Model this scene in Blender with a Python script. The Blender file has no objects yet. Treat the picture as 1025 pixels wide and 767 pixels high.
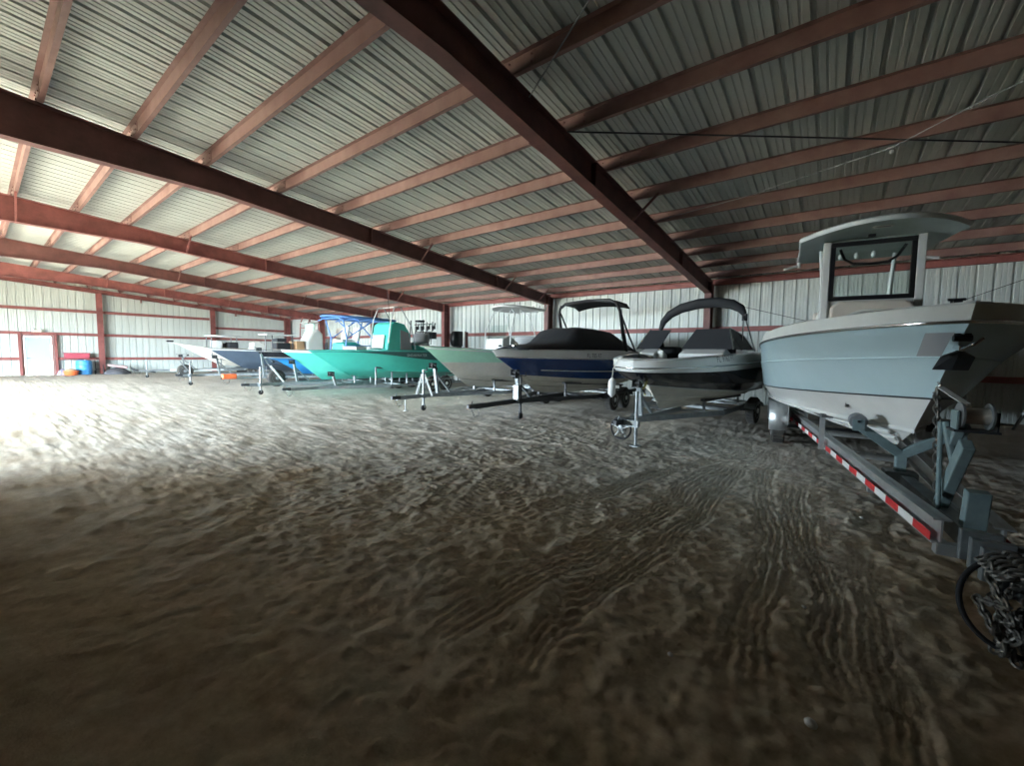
import bpy, bmesh, math, random
import numpy as np
from mathutils import Vector, Matrix
random.seed(7); np.random.seed(7)
SC = bpy.context.scene
COL = SC.collection
R = math.radians

# ------------------------------------------------------------------ camera
FPX, YAW, PITCH, ROLL, EYE = 413.46, -0.65562, -0.072457, 0.0142177, 1.68
cy, sy, cp, sp_ = math.cos(YAW), math.sin(YAW), math.cos(PITCH), math.sin(PITCH)
fw = Vector((sy*cp, cy*cp, sp_)); rt = Vector((cy, -sy, 0)); up = rt.cross(fw)
r2 = math.cos(ROLL)*rt + math.sin(ROLL)*up
u2 = -math.sin(ROLL)*rt + math.cos(ROLL)*up
cam_d = bpy.data.cameras.new('camera'); cam = bpy.data.objects.new('camera', cam_d); COL.objects.link(cam)
cam_d.sensor_fit = 'HORIZONTAL'; cam_d.sensor_width = 36.0; cam_d.lens = FPX/1025*36.0
cam_d.clip_start = 0.05; cam_d.clip_end = 500
m = Matrix((r2, u2, -fw)).transposed().to_4x4(); m.translation = (0, 0, EYE)
cam.matrix_world = m
SC.camera = cam

# ------------------------------------------------------------------ daylight and exposure
SC.view_settings.view_transform = 'Standard'; SC.view_settings.look = 'None'
SC.view_settings.gamma = 1.0; SC.view_settings.use_curve_mapping = False
SC.view_settings.exposure = 3.15
SC.cycles.max_bounces = 14; SC.cycles.diffuse_bounces = 7; SC.cycles.glossy_bounces = 4
SC.cycles.use_denoising = True
SC.cycles.sample_clamp_indirect = 8.0
world = bpy.data.worlds.new('overcast_sky'); SC.world = world; world.use_nodes = True
wbg = world.node_tree.nodes['Background']
wbg.inputs[0].default_value = (0.78, 0.94, 1.06, 1); wbg.inputs[1].default_value = 11.0

# dimensions of the building (metres, camera above the origin)
BAY = 6.806; FX = [5.6] + [3.225 - BAY*i for i in range(1, 6)] + [-36.45]     # frame planes, right to left
YB, YF = 16.62, -7.0; XJ, YJ = -9.4, -1.2   # back wall, front wall, inner corner of the added shading wall
XL, XR = -36.62, 5.8
RIDGE = 0.0; SL = 0.082
def zpur(y):                      # underside of the purlins
    return 5.653 - SL*(abs(y - RIDGE))
OPEN = [(FX[3]+.35, FX[2]-.2, 3.3), (FX[4]+.35, FX[3]-.35, 3.3), (FX[5]+.35, FX[4]-.35, 3.3)]   # open doorways of the front wall
for (a, b, hgt) in OPEN:          # sky portals: they only help the renderer sample the sky through the doorways
    ld = bpy.data.lights.new('sky_portal', 'AREA'); lo = bpy.data.objects.new('sky_portal', ld); COL.objects.link(lo)
    ld.shape = 'RECTANGLE'; ld.size = b-a; ld.size_y = hgt; ld.cycles.is_portal = True
    lo.location = ((a+b)/2, YF-.12, hgt/2); lo.rotation_euler = (R(90), 0, 0)

# ------------------------------------------------------------------ materials
MATS = {}
def mat(name, col, rough=.6, metal=0., var=.0, scale=3., bump=0., bscale=20., spec=.5, dirt=None, dirt_amt=.5, stretch=None):
    if name in MATS: return MATS[name]
    M = bpy.data.materials.new(name); M.use_nodes = True; nt = M.node_tree; N = nt.nodes; Lk = nt.links
    b = N['Principled BSDF']; b.inputs['Roughness'].default_value = rough; b.inputs['Metallic'].default_value = metal
    b.inputs['Specular IOR Level'].default_value = spec
    b.inputs['Base Color'].default_value = (*col, 1)
    tc = N.new('ShaderNodeTexCoord'); src = tc.outputs['Object']
    if stretch:
        mp = N.new('ShaderNodeMapping'); mp.inputs['Scale'].default_value = stretch; Lk.new(src, mp.inputs[0]); src = mp.outputs[0]
    if var or dirt:
        n = N.new('ShaderNodeTexNoise'); n.inputs['Scale'].default_value = scale; n.inputs['Detail'].default_value = 6; n.inputs['Roughness'].default_value = .65
        Lk.new(src, n.inputs['Vector'])
        r = N.new('ShaderNodeValToRGB'); Lk.new(n.outputs['Fac'], r.inputs[0])
        r.color_ramp.elements[0].position = .35; r.color_ramp.elements[1].position = .7
        lo = [max(0, c*(1-var)) for c in col]; hi = [min(1, c*(1+var)) for c in col]
        if dirt: hi = [c*(1-dirt_amt)+d*dirt_amt for c, d in zip(col, dirt)]
        r.color_ramp.elements[0].color = (*lo, 1); r.color_ramp.elements[1].color = (*hi, 1)
        Lk.new(r.outputs[0], b.inputs['Base Color'])
    if bump:
        n2 = N.new('ShaderNodeTexNoise'); n2.inputs['Scale'].default_value = bscale; n2.inputs['Detail'].default_value = 4
        Lk.new(src, n2.inputs['Vector'])
        bp = N.new('ShaderNodeBump'); bp.inputs['Strength'].default_value = bump; bp.inputs['Distance'].default_value = .02
        Lk.new(n2.outputs['Fac'], bp.inputs['Height']); Lk.new(bp.outputs[0], b.inputs['Normal'])
    MATS[name] = M; return M

steel_red = mat('red oxide steel', (.24, .075, .066), .55, var=.3, scale=2, bump=.1)
steel_dark = mat('shade darkened red steel', (.15, .058, .050), .55, var=.3, scale=2, bump=.1)  # shade on some frames put into a darker copy of the red oxide
purlin_red = mat('faded red purlin primer', (.27, .14, .122), .6, var=.25, scale=1.5, dirt=(.34, .235, .205), dirt_amt=.5)
girt_red = mat('red girt primer', (.26, .085, .075), .6, var=.2)
roof_sheet = mat('galvanised roof sheet', (.49, .52, .495), .5, metal=.1, var=.05, scale=1.2, stretch=(1, .25, 1))
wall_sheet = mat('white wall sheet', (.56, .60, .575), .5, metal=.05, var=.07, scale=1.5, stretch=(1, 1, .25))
dull_sheet = mat('dark brown sheeting against bounce light', (.24, .20, .16), .7, var=.2)  # dark on the unseen walls to cut bounce light near the camera
white_gel = mat('white gelcoat', (.68, .69, .67), .22, var=.04, scale=2)
cream_gel = mat('cream hull bottom', (.62, .595, .53), .4, var=.08, scale=3)
ice_blue = mat('ice blue gelcoat', (.47, .62, .66), .16, var=.03, scale=1)
grey_white = mat('off white deck gelcoat', (.62, .64, .61), .4, var=.06)
navy_gel = mat('navy gelcoat', (.014, .048, .17), .12)
black_gel = mat('black gelcoat', (.008, .009, .014), .15)
slate_gel = mat('slate navy hull', (.06, .085, .12), .35, var=.1)
mint_gel = mat('mint green gelcoat', (.36, .66, .50), .3, var=.05)
aqua_gel = mat('pale aqua gelcoat', (.12, .62, .52), .25, var=.04)
teal_gel = mat('bright teal gelcoat', (.065, .52, .43), .28, var=.05)
teal_dark = mat('dark green stripe', (.022, .085, .085), .3)
blue_gel = mat('bright blue hull', (.03, .25, .60), .35)
rubber = mat('black rubber', (.016, .016, .017), .75, bump=.2)
tyre = mat('dusty tyre rubber', (.035, .034, .033), .8, dirt=(.12, .11, .09), dirt_amt=.5, scale=5)
canvas = mat('black canvas', (.018, .020, .024), .85, bump=.3, bscale=9)
blue_canvas = mat('blue canvas and pipe', (.10, .25, .60), .6, var=.1)
galv = mat('galvanised trailer steel', (.28, .305, .315), .45, metal=.55, var=.2, scale=6)
alu = mat('aluminium trailer beam', (.52, .54, .54), .4, metal=.65, var=.12, scale=5)
post_grey = mat('blue grey painted steel', (.22, .30, .31), .5, var=.2, scale=5)
dark_steel = mat('dark trailer paint', (.03, .032, .036), .5, var=.2)
chrome = mat('polished stainless', (.75, .76, .77), .12, metal=1.)
rustchain = mat('dirty steel chain', (.20, .19, .17), .55, metal=.6, var=.4, scale=20)
carpet = mat('grey bunk carpet', (.09, .09, .09), .95, bump=.3, bscale=60)
white_pnt = mat('white paint', (.70, .72, .71), .4)
white_pipe = mat('white powder coat', (.62, .64, .64), .35)
beige_vinyl = mat('beige vinyl', (.62, .57, .50), .55, var=.06)
grey_vinyl = mat('grey vinyl', (.23, .24, .25), .6)
tan = mat('tan wood and vinyl', (.55, .33, .18), .6, var=.15)
red_tape = mat('red reflective tape', (.62, .03, .035), .35)
white_tape = mat('white reflective tape', (.82, .82, .80), .35)
decal = mat('dark lettering', (.02, .02, .025), .4)
silver_decal = mat('silver lettering', (.55, .60, .60), .35)
door_leaf = mat('pale blue white door paint', (.40, .47, .50), .4)
door_trim = mat('pinkish door trim', (.27, .16, .145), .5)
orange = mat('orange plastic', (.75, .16, .05), .45)
red_plastic = mat('dull red plastic', (.42, .07, .10), .5)
blue_plastic = mat('blue plastic drum', (.07, .30, .62), .4, var=.1)
tarp = mat('dark grey tarp', (.09, .09, .10), .8, bump=.4)
lilac = mat('faded purple cloth', (.30, .28, .36), .9, bump=.4)
pink_cloth = mat('faded pink foam', (.55, .36, .36), .9)
fibre = mat('white t top laminate', (.72, .76, .75), .3)
under = mat('pale grey green laminate', (.44, .53, .52), .4, var=.08)
blackfr = mat('black window frame', (.012, .012, .014), .35)
concrete = mat('stone', (.6, .58, .54), .8)
yellow_rope = mat('yellow rope', (.55, .48, .16), .8)
def glass_mat(name, tint, alpha):
    M = bpy.data.materials.new(name); M.use_nodes = True; nt = M.node_tree; N = nt.nodes
    N.remove(N['Principled BSDF']); out = N['Material Output']
    t = N.new('ShaderNodeBsdfTransparent'); t.inputs[0].default_value = (*tint, 1)
    g = N.new('ShaderNodeBsdfGlossy'); g.inputs['Roughness'].default_value = .03
    mx = N.new('ShaderNodeMixShader'); mx.inputs[0].default_value = .06; nt.links.new(t.outputs[0], mx.inputs[1]); nt.links.new(g.outputs[0], mx.inputs[2])
    nt.links.new(mx.outputs[0], out.inputs[0]); return M
clear_glass = glass_mat('clear acrylic', (.93, .97, .96), .1)
smoke_glass = glass_mat('smoked windscreen', (.10, .11, .12), .1)

# ------------------------------------------------------------------ mesh helpers
class MB:
    def __init__(s): s.v = []; s.f = []; s.mi = []; s.mats = []
    def m(s, mt):
        if mt not in s.mats: s.mats.append(mt)
        return s.mats.index(mt)
    def add(s, vs, fs, mt):
        o = len(s.v); k = s.m(mt); s.v += [tuple(v) for v in vs]
        for f in fs: s.f.append(tuple(i+o for i in f)); s.mi.append(k)
        return s
    def box(s, c, d, mt, rot=None):
        hx, hy, hz = d[0]/2, d[1]/2, d[2]/2
        vs = [Vector((x, y, z)) for z in (-hz, hz) for y in (-hy, hy) for x in (-hx, hx)]
        if rot is not None: vs = [rot @ v for v in vs]
        c = Vector(c); vs = [v+c for v in vs]
        return s.add(vs, [(0, 2, 3, 1), (4, 5, 7, 6), (0, 1, 5, 4), (2, 6, 7, 3), (0, 4, 6, 2), (1, 3, 7, 5)], mt)
    def bar(s, p0, p1, w, h, mt, upv=(0, 0, 1)):      # rectangular bar, h along upv
        p0 = Vector(p0); p1 = Vector(p1); d = (p1-p0).normalized(); u = Vector(upv)
        if abs(d.dot(u)) > .98: u = Vector((0, 1, 0))
        x = d.cross(u).normalized(); z = x.cross(d)
        vs = []
        for p in (p0, p1):
            for a, b in ((-1, -1), (1, -1), (1, 1), (-1, 1)): vs.append(p + x*a*w/2 + z*b*h/2)
        return s.add(vs, [(3, 2, 1, 0), (4, 5, 6, 7), (0, 1, 5, 4), (1, 2, 6, 5), (2, 3, 7, 6), (3, 0, 4, 7)], mt)
    def prism(s, prof, x0, x1, mt, axis='x'):         # polygon prof (a,b) extruded along axis
        n = len(prof); vs = []
        for x in (x0, x1):
            for a, b in prof:
                vs.append((x, a, b) if axis == 'x' else (a, x, b) if axis == 'y' else (a, b, x))
        fs = [tuple(range(n))[::-1], tuple(range(n, 2*n))] + [(i, (i+1) % n, n+(i+1) % n, n+i) for i in range(n)]
        return s.add(vs, fs, mt)
    def tube(s, pts, r, mt, n=8, closed=False, cap=True):
        pts = [Vector(p) for p in pts]; K = len(pts); vs = []; prev = None
        for i, p in enumerate(pts):
            if closed: d = pts[(i+1) % K]-pts[i-1]
            else: d = pts[min(i+1, K-1)]-pts[max(i-1, 0)]
            d.normalize()
            if prev is None:
                a = Vector((0, 0, 1)) if abs(d.z) < .9 else Vector((1, 0, 0)); x = d.cross(a).normalized()
            else:
                x = prev - d*prev.dot(d); x.normalize()
            prev = x; y = d.cross(x); rr = r[i] if isinstance(r, (list, tuple)) else r
            for j in range(n):
                t = 2*math.pi*j/n; vs.append(p + x*math.cos(t)*rr + y*math.sin(t)*rr)
        fs = []; L = K if closed else K-1
        for i in range(L):
            for j in range(n):
                a = i*n+j; b = i*n+(j+1) % n; i2 = (i+1) % K
                fs.append((a, b, i2*n+(j+1) % n, i2*n+j))
        if cap and not closed: fs += [tuple(range(n))[::-1], tuple(range((K-1)*n, K*n))]
        return s.add(vs, fs, mt)
    def cyl(s, p0, p1, r, mt, n=16): return s.tube([p0, p1], r, mt, n)
    def lathe(s, prof, c, axis, mt, n=20):            # prof: (distance along axis, radius)
        c = Vector(c); d = Vector(axis).normalized(); a = Vector((0, 0, 1)) if abs(d.z) < .9 else Vector((1, 0, 0))
        x = d.cross(a).normalized(); y = d.cross(x); vs = []; fs = []
        for h, r in prof:
            for j in range(n):
                t = 2*math.pi*j/n; vs.append(c + d*h + x*math.cos(t)*r + y*math.sin(t)*r)
        K = len(prof)
        for i in range(K-1):
            for j in range(n):
                fs.append((i*n+j, i*n+(j+1) % n, (i+1)*n+(j+1) % n, (i+1)*n+j))
        fs += [tuple(range(n))[::-1], tuple(range((K-1)*n, K*n))]
        return s.add(vs, fs, mt)
    def grid(s, rows, mt, closed=False):              # rows of points
        n = len(rows[0]); vs = [p for r in rows for p in r]; fs = []
        for i in range(len(rows)-1):
            for j in range(n if closed else n-1):
                j2 = (j+1) % n; fs.append((i*n+j, i*n+j2, (i+1)*n+j2, (i+1)*n+j))
        return s.add(vs, fs, mt)
    def build(s, name, parent=None, smooth=None, bevel=0, solid=0, sub=0):
        me = bpy.data.meshes.new(name); me.from_pydata([tuple(v) for v in s.v], [], s.f)
        for mt in s.mats: me.materials.append(mt)
        me.polygons.foreach_set('material_index', s.mi)
        bm = bmesh.new(); bm.from_mesh(me); bmesh.ops.remove_doubles(bm, verts=bm.verts, dist=1e-5)
        bmesh.ops.recalc_face_normals(bm, faces=bm.faces); bm.to_mesh(me); bm.free()
        if smooth is not None:
            me.polygons.foreach_set('use_smooth', [True]*len(me.polygons)); me.set_sharp_from_angle(angle=R(smooth))
        me.update()
        o = bpy.data.objects.new(name, me); COL.objects.link(o)
        if parent is not None: o.parent = parent
        if solid:
            md = o.modifiers.new('thickness', 'SOLIDIFY'); md.thickness = solid; md.offset = 0
        if bevel:
            md = o.modifiers.new('edges', 'BEVEL'); md.width = bevel; md.segments = 2; md.limit_method = 'ANGLE'; md.angle_limit = R(40)
        if sub:
            md = o.modifiers.new('smooth', 'SUBSURF'); md.levels = sub; md.render_levels = sub
        return o

def tag(o, label, cat, group=None, kind=None):
    o['label'] = label; o['category'] = cat
    if group: o['group'] = group
    if kind: o['kind'] = kind
    return o
def struct(o, label=None, cat=None):
    o['kind'] = 'structure'
    if label: o['label'] = label
    if cat: o['category'] = cat
    return o
def thing(name, label, cat, loc=(0, 0, 0), rz=0, group=None):
    o = bpy.data.objects.new(name, None); COL.objects.link(o); o.empty_display_size = .2
    o.location = loc; o.rotation_euler = (0, 0, rz); return tag(o, label, cat, group)
def dup(o, loc=None, rz=None, parent=None, label=None):
    c = o.copy(); COL.objects.link(c)
    if parent is not None: c.parent = parent
    if loc is not None: c.location = loc
    if rz is not None: c.rotation_euler = (0, 0, rz)
    if label: c['label'] = label
    for ch in list(o.children): dup(ch, parent=c)
    return c
def lerp(a, b, t): return a+(b-a)*t

# ------------------------------------------------------------------ the dirt floor
def vnoise(x, y, sc, seed):
    rs = np.random.RandomState(seed); T = rs.rand(256, 256)
    u = x/sc; v = y/sc; i = np.floor(u).astype(int); j = np.floor(v).astype(int); a = u-i; b = v-j
    a = a*a*(3-2*a); b = b*b*(3-2*b); i0 = i % 256; j0 = j % 256; i1 = (i+1) % 256; j1 = (j+1) % 256
    return (T[i0, j0]*(1-a)+T[i1, j0]*a)*(1-b)+(T[i0, j1]*(1-a)+T[i1, j1]*a)*b-.5
def seg_dist(x, y, p, q):
    dx, dy = q[0]-p[0], q[1]-p[1]; L = math.hypot(dx, dy); ux, uy = dx/L, dy/L
    s = (x-p[0])*ux+(y-p[1])*uy; d = -(x-p[0])*uy+(y-p[1])*ux
    return s, d, L
def track(x, y, z, p, q, w, depth, kind, pitch=.05):
    s, d, L = seg_dist(x, y, p, q)
    wob = .05*np.sin(s*1.7+p[0]*3)+.10*vnoise(x, y, .5, 31)+.03*vnoise(x, y, .12, 32)
    d = d+wob
    inside = 1/(1+np.exp(np.clip((np.abs(d)-w/2)/.015, -60, 60)))
    ends = 1/(1+np.exp(np.clip(-(s-.15)/.08, -60, 60)))*1/(1+np.exp(np.clip((s-L+.15)/.08, -60, 60)))
    msk = inside*ends*np.clip(.70+1.3*vnoise(x, y, .6, 91), .1, 1)
    berm = np.exp(-((np.abs(d)-w/2-.04)/.035)**2)*ends*.012*np.clip(.3+1.6*vnoise(x, y, .3, 41), 0, 1)
    if kind == 'rib':
        tr = -depth + depth*.9*(np.sin(2*np.pi*d/pitch) > -.1) + .004*np.sin(2*np.pi*s/.06)
    elif kind == 'lug':
        ph = s/pitch + np.abs(d)/w*1.6
        tr = -depth*.55 + depth*1.2*(np.sin(2*np.pi*ph) > .15)
    else:
        tr = -depth + 0*s
    return z*(1-.65*msk) + msk*tr + berm
def axis_coords(a, b, f0, f1, fine, grow):
    xs = list(np.arange(f0, f1, fine)); st = fine; x = f0
    lo = []
    while x > a: st *= grow; x -= st; lo.append(max(x, a))
    st = fine; x = xs[-1]; hi = []
    while x < b: st *= grow; x += st; hi.append(min(x, b))
    return np.array(lo[::-1]+xs+hi)
def make_floor():
    xs = axis_coords(-60, 14, -4.6, 1.6, .018, 1.03); ys = axis_coords(-45, YB+6, .9, 7.4, .020, 1.035)
    X, Y = np.meshgrid(xs, ys); x = X.ravel(); y = Y.ravel()
    z = .022*vnoise(x, y, 2.3, 1)+.014*vnoise(x, y, .9, 2)+.018*vnoise(x, y, .34, 3)+.018*vnoise(x, y, .16, 4)+.018*vnoise(x, y, .08, 5)+.013*vnoise(x, y, .045, 12)
    # clods and scuffed soil
    patch = np.clip(vnoise(x, y, 1.3, 13)*2+.75, .15, 1.5)
    c = vnoise(x, y, .23, 6)+.5*vnoise(x, y, .11, 7); z += .045*np.clip(c-.33, 0, .35)*patch
    c = vnoise(x, y, .12, 8)+.6*vnoise(x, y, .06, 9); z += .07*np.clip(c-.38, 0, .3)*patch
    c = vnoise(x, y, .07, 14); z += .07*np.clip(c-.30, 0, .2)*patch
    # drift ripples dragged across the left half
    z += .008*np.sin((y*.9+x*.35)*9+4*vnoise(x, y, 1.2, 10))*np.clip(vnoise(x, y, 1.7, 11)+.4, 0, .8)*1.2
    for a in [((-.95, 8.6), (-1.75, 1.5), .30, .026, 'rib', .062), ((-.85, 8.6), (-1.25, 1.6), .22, .026, 'rib', .062),
              ((-.75, 8.4), (-.20, 2.2), .24, .026, 'rib', .062), ((-.30, 6.6), (.12, 2.4), .22, .026, 'rib', .062),
              ((-1.0, 8.6), (-2.45, 3.6), .24, .026, 'rib', .062), ((.35, 4.6), (.3, 2.0), .20, .022, 'rib', .06),
              ((-2.2, 4.4), (-1.15, 1.9), .26, .018, 'lug', .10), ((-3.6, 4.6), (-2.85, 2.4), .30, .016, 'lug', .10),
              ((-3.6, 4.3), (-2.2, 3.2), .28, .012, 'lug', .11), ((-6.5, 3.0), (-2.2, 5.6), .3, .015, 'rut', 0),
              ((-9, 5.0), (-3.5, 6.4), .4, .02, 'rut', 0), ((-14, 2.5), (-5, 6.2), .4, .02, 'rut', 0), ((-5.2, 8.0), (-1.4, 6.2), .26, .014, 'lug', .12)]:
        z = track(x, y, z, *a)
    far = np.clip((np.hypot(x, y)-5)/12, 0, 1); z = z*(1-.45*far)
    z -= z.mean()
    v = np.stack([x, y, z], 1); nx, ny = len(xs), len(ys)
    I = np.arange(nx*ny).reshape(ny, nx); f = np.stack([I[:-1, :-1], I[:-1, 1:], I[1:, 1:], I[1:, :-1]], -1).reshape(-1, 4)
    me = bpy.data.meshes.new('floor'); me.vertices.add(len(v)); me.vertices.foreach_set('co', v.ravel())
    me.loops.add(f.size); me.loops.foreach_set('vertex_index', f.ravel()); me.polygons.add(len(f))
    me.polygons.foreach_set('loop_start', np.arange(0, f.size, 4)); me.polygons.foreach_set('use_smooth', np.ones(len(f), bool))
    me.update(); me.validate()
    M = bpy.data.materials.new('dusty dirt'); M.use_nodes = True; nt = M.node_tree; N = nt.nodes; Lk = nt.links
    b = N['Principled BSDF']; b.inputs['Roughness'].default_value = .95; b.inputs['Specular IOR Level'].default_value = .15
    tc = N.new('ShaderNodeTexCoord')
    def noise(sc, det=6, rough=.65):
        n = N.new('ShaderNodeTexNoise'); n.inputs['Scale'].default_value = sc; n.inputs['Detail'].default_value = det; n.inputs['Roughness'].default_value = rough
        Lk.new(tc.outputs['Object'], n.inputs['Vector']); return n.outputs['Fac']
    def ramp(src, p0, c0, p1, c1):
        r = N.new('ShaderNodeValToRGB'); r.color_ramp.elements[0].position = p0; r.color_ramp.elements[1].position = p1
        r.color_ramp.elements[0].color = (*c0, 1); r.color_ramp.elements[1].color = (*c1, 1); Lk.new(src, r.inputs[0]); return r.outputs[0]
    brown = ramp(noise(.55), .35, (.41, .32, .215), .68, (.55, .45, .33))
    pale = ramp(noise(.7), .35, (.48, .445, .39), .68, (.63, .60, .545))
    # paler mix along the parked boats, thinning in patches towards the open floor
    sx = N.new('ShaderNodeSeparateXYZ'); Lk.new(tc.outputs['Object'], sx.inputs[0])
    def math_(op, a, bb):
        q = N.new('ShaderNodeMath'); q.operation = op
        for i_, v_ in enumerate((a, bb)):
            if isinstance(v_, (int, float)): q.inputs[i_].default_value = v_
            else: Lk.new(v_, q.inputs[i_])
        return q.outputs[0]
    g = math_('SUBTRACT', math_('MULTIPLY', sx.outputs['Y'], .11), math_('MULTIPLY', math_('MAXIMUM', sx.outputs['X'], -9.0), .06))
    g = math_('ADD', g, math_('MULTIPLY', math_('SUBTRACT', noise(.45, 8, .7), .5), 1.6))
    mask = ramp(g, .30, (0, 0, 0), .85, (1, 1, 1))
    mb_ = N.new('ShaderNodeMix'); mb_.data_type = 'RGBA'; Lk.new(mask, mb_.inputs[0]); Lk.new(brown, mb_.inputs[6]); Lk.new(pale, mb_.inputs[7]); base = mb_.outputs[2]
    fine = ramp(noise(11, 8, .75), .3, (.74, .72, .70), .70, (1.10, 1.09, 1.08))
    mx = N.new('ShaderNodeMix'); mx.data_type = 'RGBA'; mx.blend_type = 'MULTIPLY'; mx.inputs[0].default_value = 1
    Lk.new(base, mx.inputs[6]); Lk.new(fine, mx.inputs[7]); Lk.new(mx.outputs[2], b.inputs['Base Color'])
    bp = N.new('ShaderNodeBump'); bp.inputs['Strength'].default_value = .5; bp.inputs['Distance'].default_value = .03
    Lk.new(math_('ADD', noise(16, 8, .75), math_('MULTIPLY', noise(55, 4, .6), .35)), bp.inputs['Height']); Lk.new(bp.outputs[0], b.inputs['Normal'])
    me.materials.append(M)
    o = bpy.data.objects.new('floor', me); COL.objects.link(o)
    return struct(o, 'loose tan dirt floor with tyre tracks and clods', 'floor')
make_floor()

# ------------------------------------------------------------------ corrugated sheeting
PITCH_RIB = .3335
def profile(a, b, ph=0.):
    """(position, height) of a ribbed panel between a and b"""
    base = [(0, 0), (.014, .048), (.056, .048), (.070, 0), (.140, 0), (.148, .009), (.166, .009), (.174, 0), (.230, 0), (.238, .009), (.256, .009), (.264, 0)]
    out = [(a, 0)]; k = math.floor((a-ph)/PITCH_RIB)
    while True:
        x0 = ph+k*PITCH_RIB
        if x0 > b: break
        for dx, hh in base:
            if a < x0+dx < b: out.append((x0+dx, hh))
        k += 1
    out.append((b, 0)); return out
def roof_slope(y0, y1, name):
    pr = profile(XL-.3, XR+.3, 1.95)
    rows = []
    for y in (y0, y1): rows.append([(x, y, zpur(y)+.2+hh) for x, hh in pr])
    return rows
mb = MB()
mb.grid(roof_slope(RIDGE, YB+.3, ''), roof_sheet); mb.grid(roof_slope(YF-.3, RIDGE, ''), roof_sheet)
struct(mb.build('ceiling'), 'ribbed metal roof sheeting', 'ceiling')
mb = MB(); pr = profile(XL, XR, 1.96)
mb.grid([[(x, YB+hh, z) for x, hh in pr] for z in (-.05, zpur(YB)+.27)], wall_sheet)
struct(mb.build('wall_back'), 'white ribbed sheet metal wall behind the boats', 'wall')
DOOR = (1.74, 2.80, 2.24)
mb = MB()
for a, b, z0 in ((YF, DOOR[0]-.06, -.05), (DOOR[0]-.06, DOOR[1]+.06, DOOR[2]+.06), (DOOR[1]+.06, YB, -.05)):
    pr = profile(a, b, 1.22)
    mb.grid([[(XL-hh, y, z0) for y, hh in pr], [(XL-hh, y, zpur(y)+.2) for y, hh in pr]], wall_sheet)
struct(mb.build('wall_left'), 'white ribbed end wall with a door', 'wall')
mb = MB(); pr = profile(YF, YB, .1)
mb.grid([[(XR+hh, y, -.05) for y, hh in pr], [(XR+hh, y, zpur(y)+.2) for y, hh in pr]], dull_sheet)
struct(mb.build('wall_right'), 'ribbed end wall kept dark against bounce light, beyond the largest boat', 'wall')
mb = MB(); xs = [XL]+[v for a, b, _ in sorted(OPEN) for v in (a, b)]+[XJ]
for i in range(0, len(xs), 2):
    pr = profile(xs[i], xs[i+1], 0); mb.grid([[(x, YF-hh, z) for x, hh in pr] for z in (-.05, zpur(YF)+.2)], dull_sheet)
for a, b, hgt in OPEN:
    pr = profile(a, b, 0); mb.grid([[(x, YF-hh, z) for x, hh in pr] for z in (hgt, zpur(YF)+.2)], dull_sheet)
pr = profile(XJ, XR, 0); mb.grid([[(x, YJ-hh, z) for x, hh in pr] for z in (-.05, zpur(YJ)+.24)], dull_sheet)  # unseen wall added behind the camera to shade the foreground
pr = profile(YF, YJ, 0); mb.grid([[(XJ+hh, y, -.05) for y, hh in pr], [(XJ+hh, y, zpur(y)+.24) for y, hh in pr]], dull_sheet)  # its return, added to hold back daylight from the doorways
struct(mb.build('wall_front_and_blocker'), 'ribbed front wall with open doorways and an added shading wall', 'wall')

# door in the end wall
mb = MB(); y0, y1, h = DOOR; X = XL+.06
mb.box((X, (y0+y1)/2, h/2), (.05, y1-y0-.02, h-.02), door_leaf)
door = struct(mb.build('door_1', bevel=.006), 'white door in the left end wall', 'door')
mb = MB()
for y in (y0-.05, y1+.05): mb.box((X, y, h/2), (.12, .10, h), door_trim)
mb.box((X, (y0+y1)/2, h+.05), (.12, y1-y0+.2, .10), door_trim); mb.build('door_frame', door)
mb = MB(); mb.cyl((X+.02, y0+.10, 1.0), (X+.09, y0+.10, 1.0), .018, chrome); mb.cyl((X+.08, y0+.10, 1.0), (X+.08, y0+.22, 1.0), .012, chrome); mb.build('door_handle', door)

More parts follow.
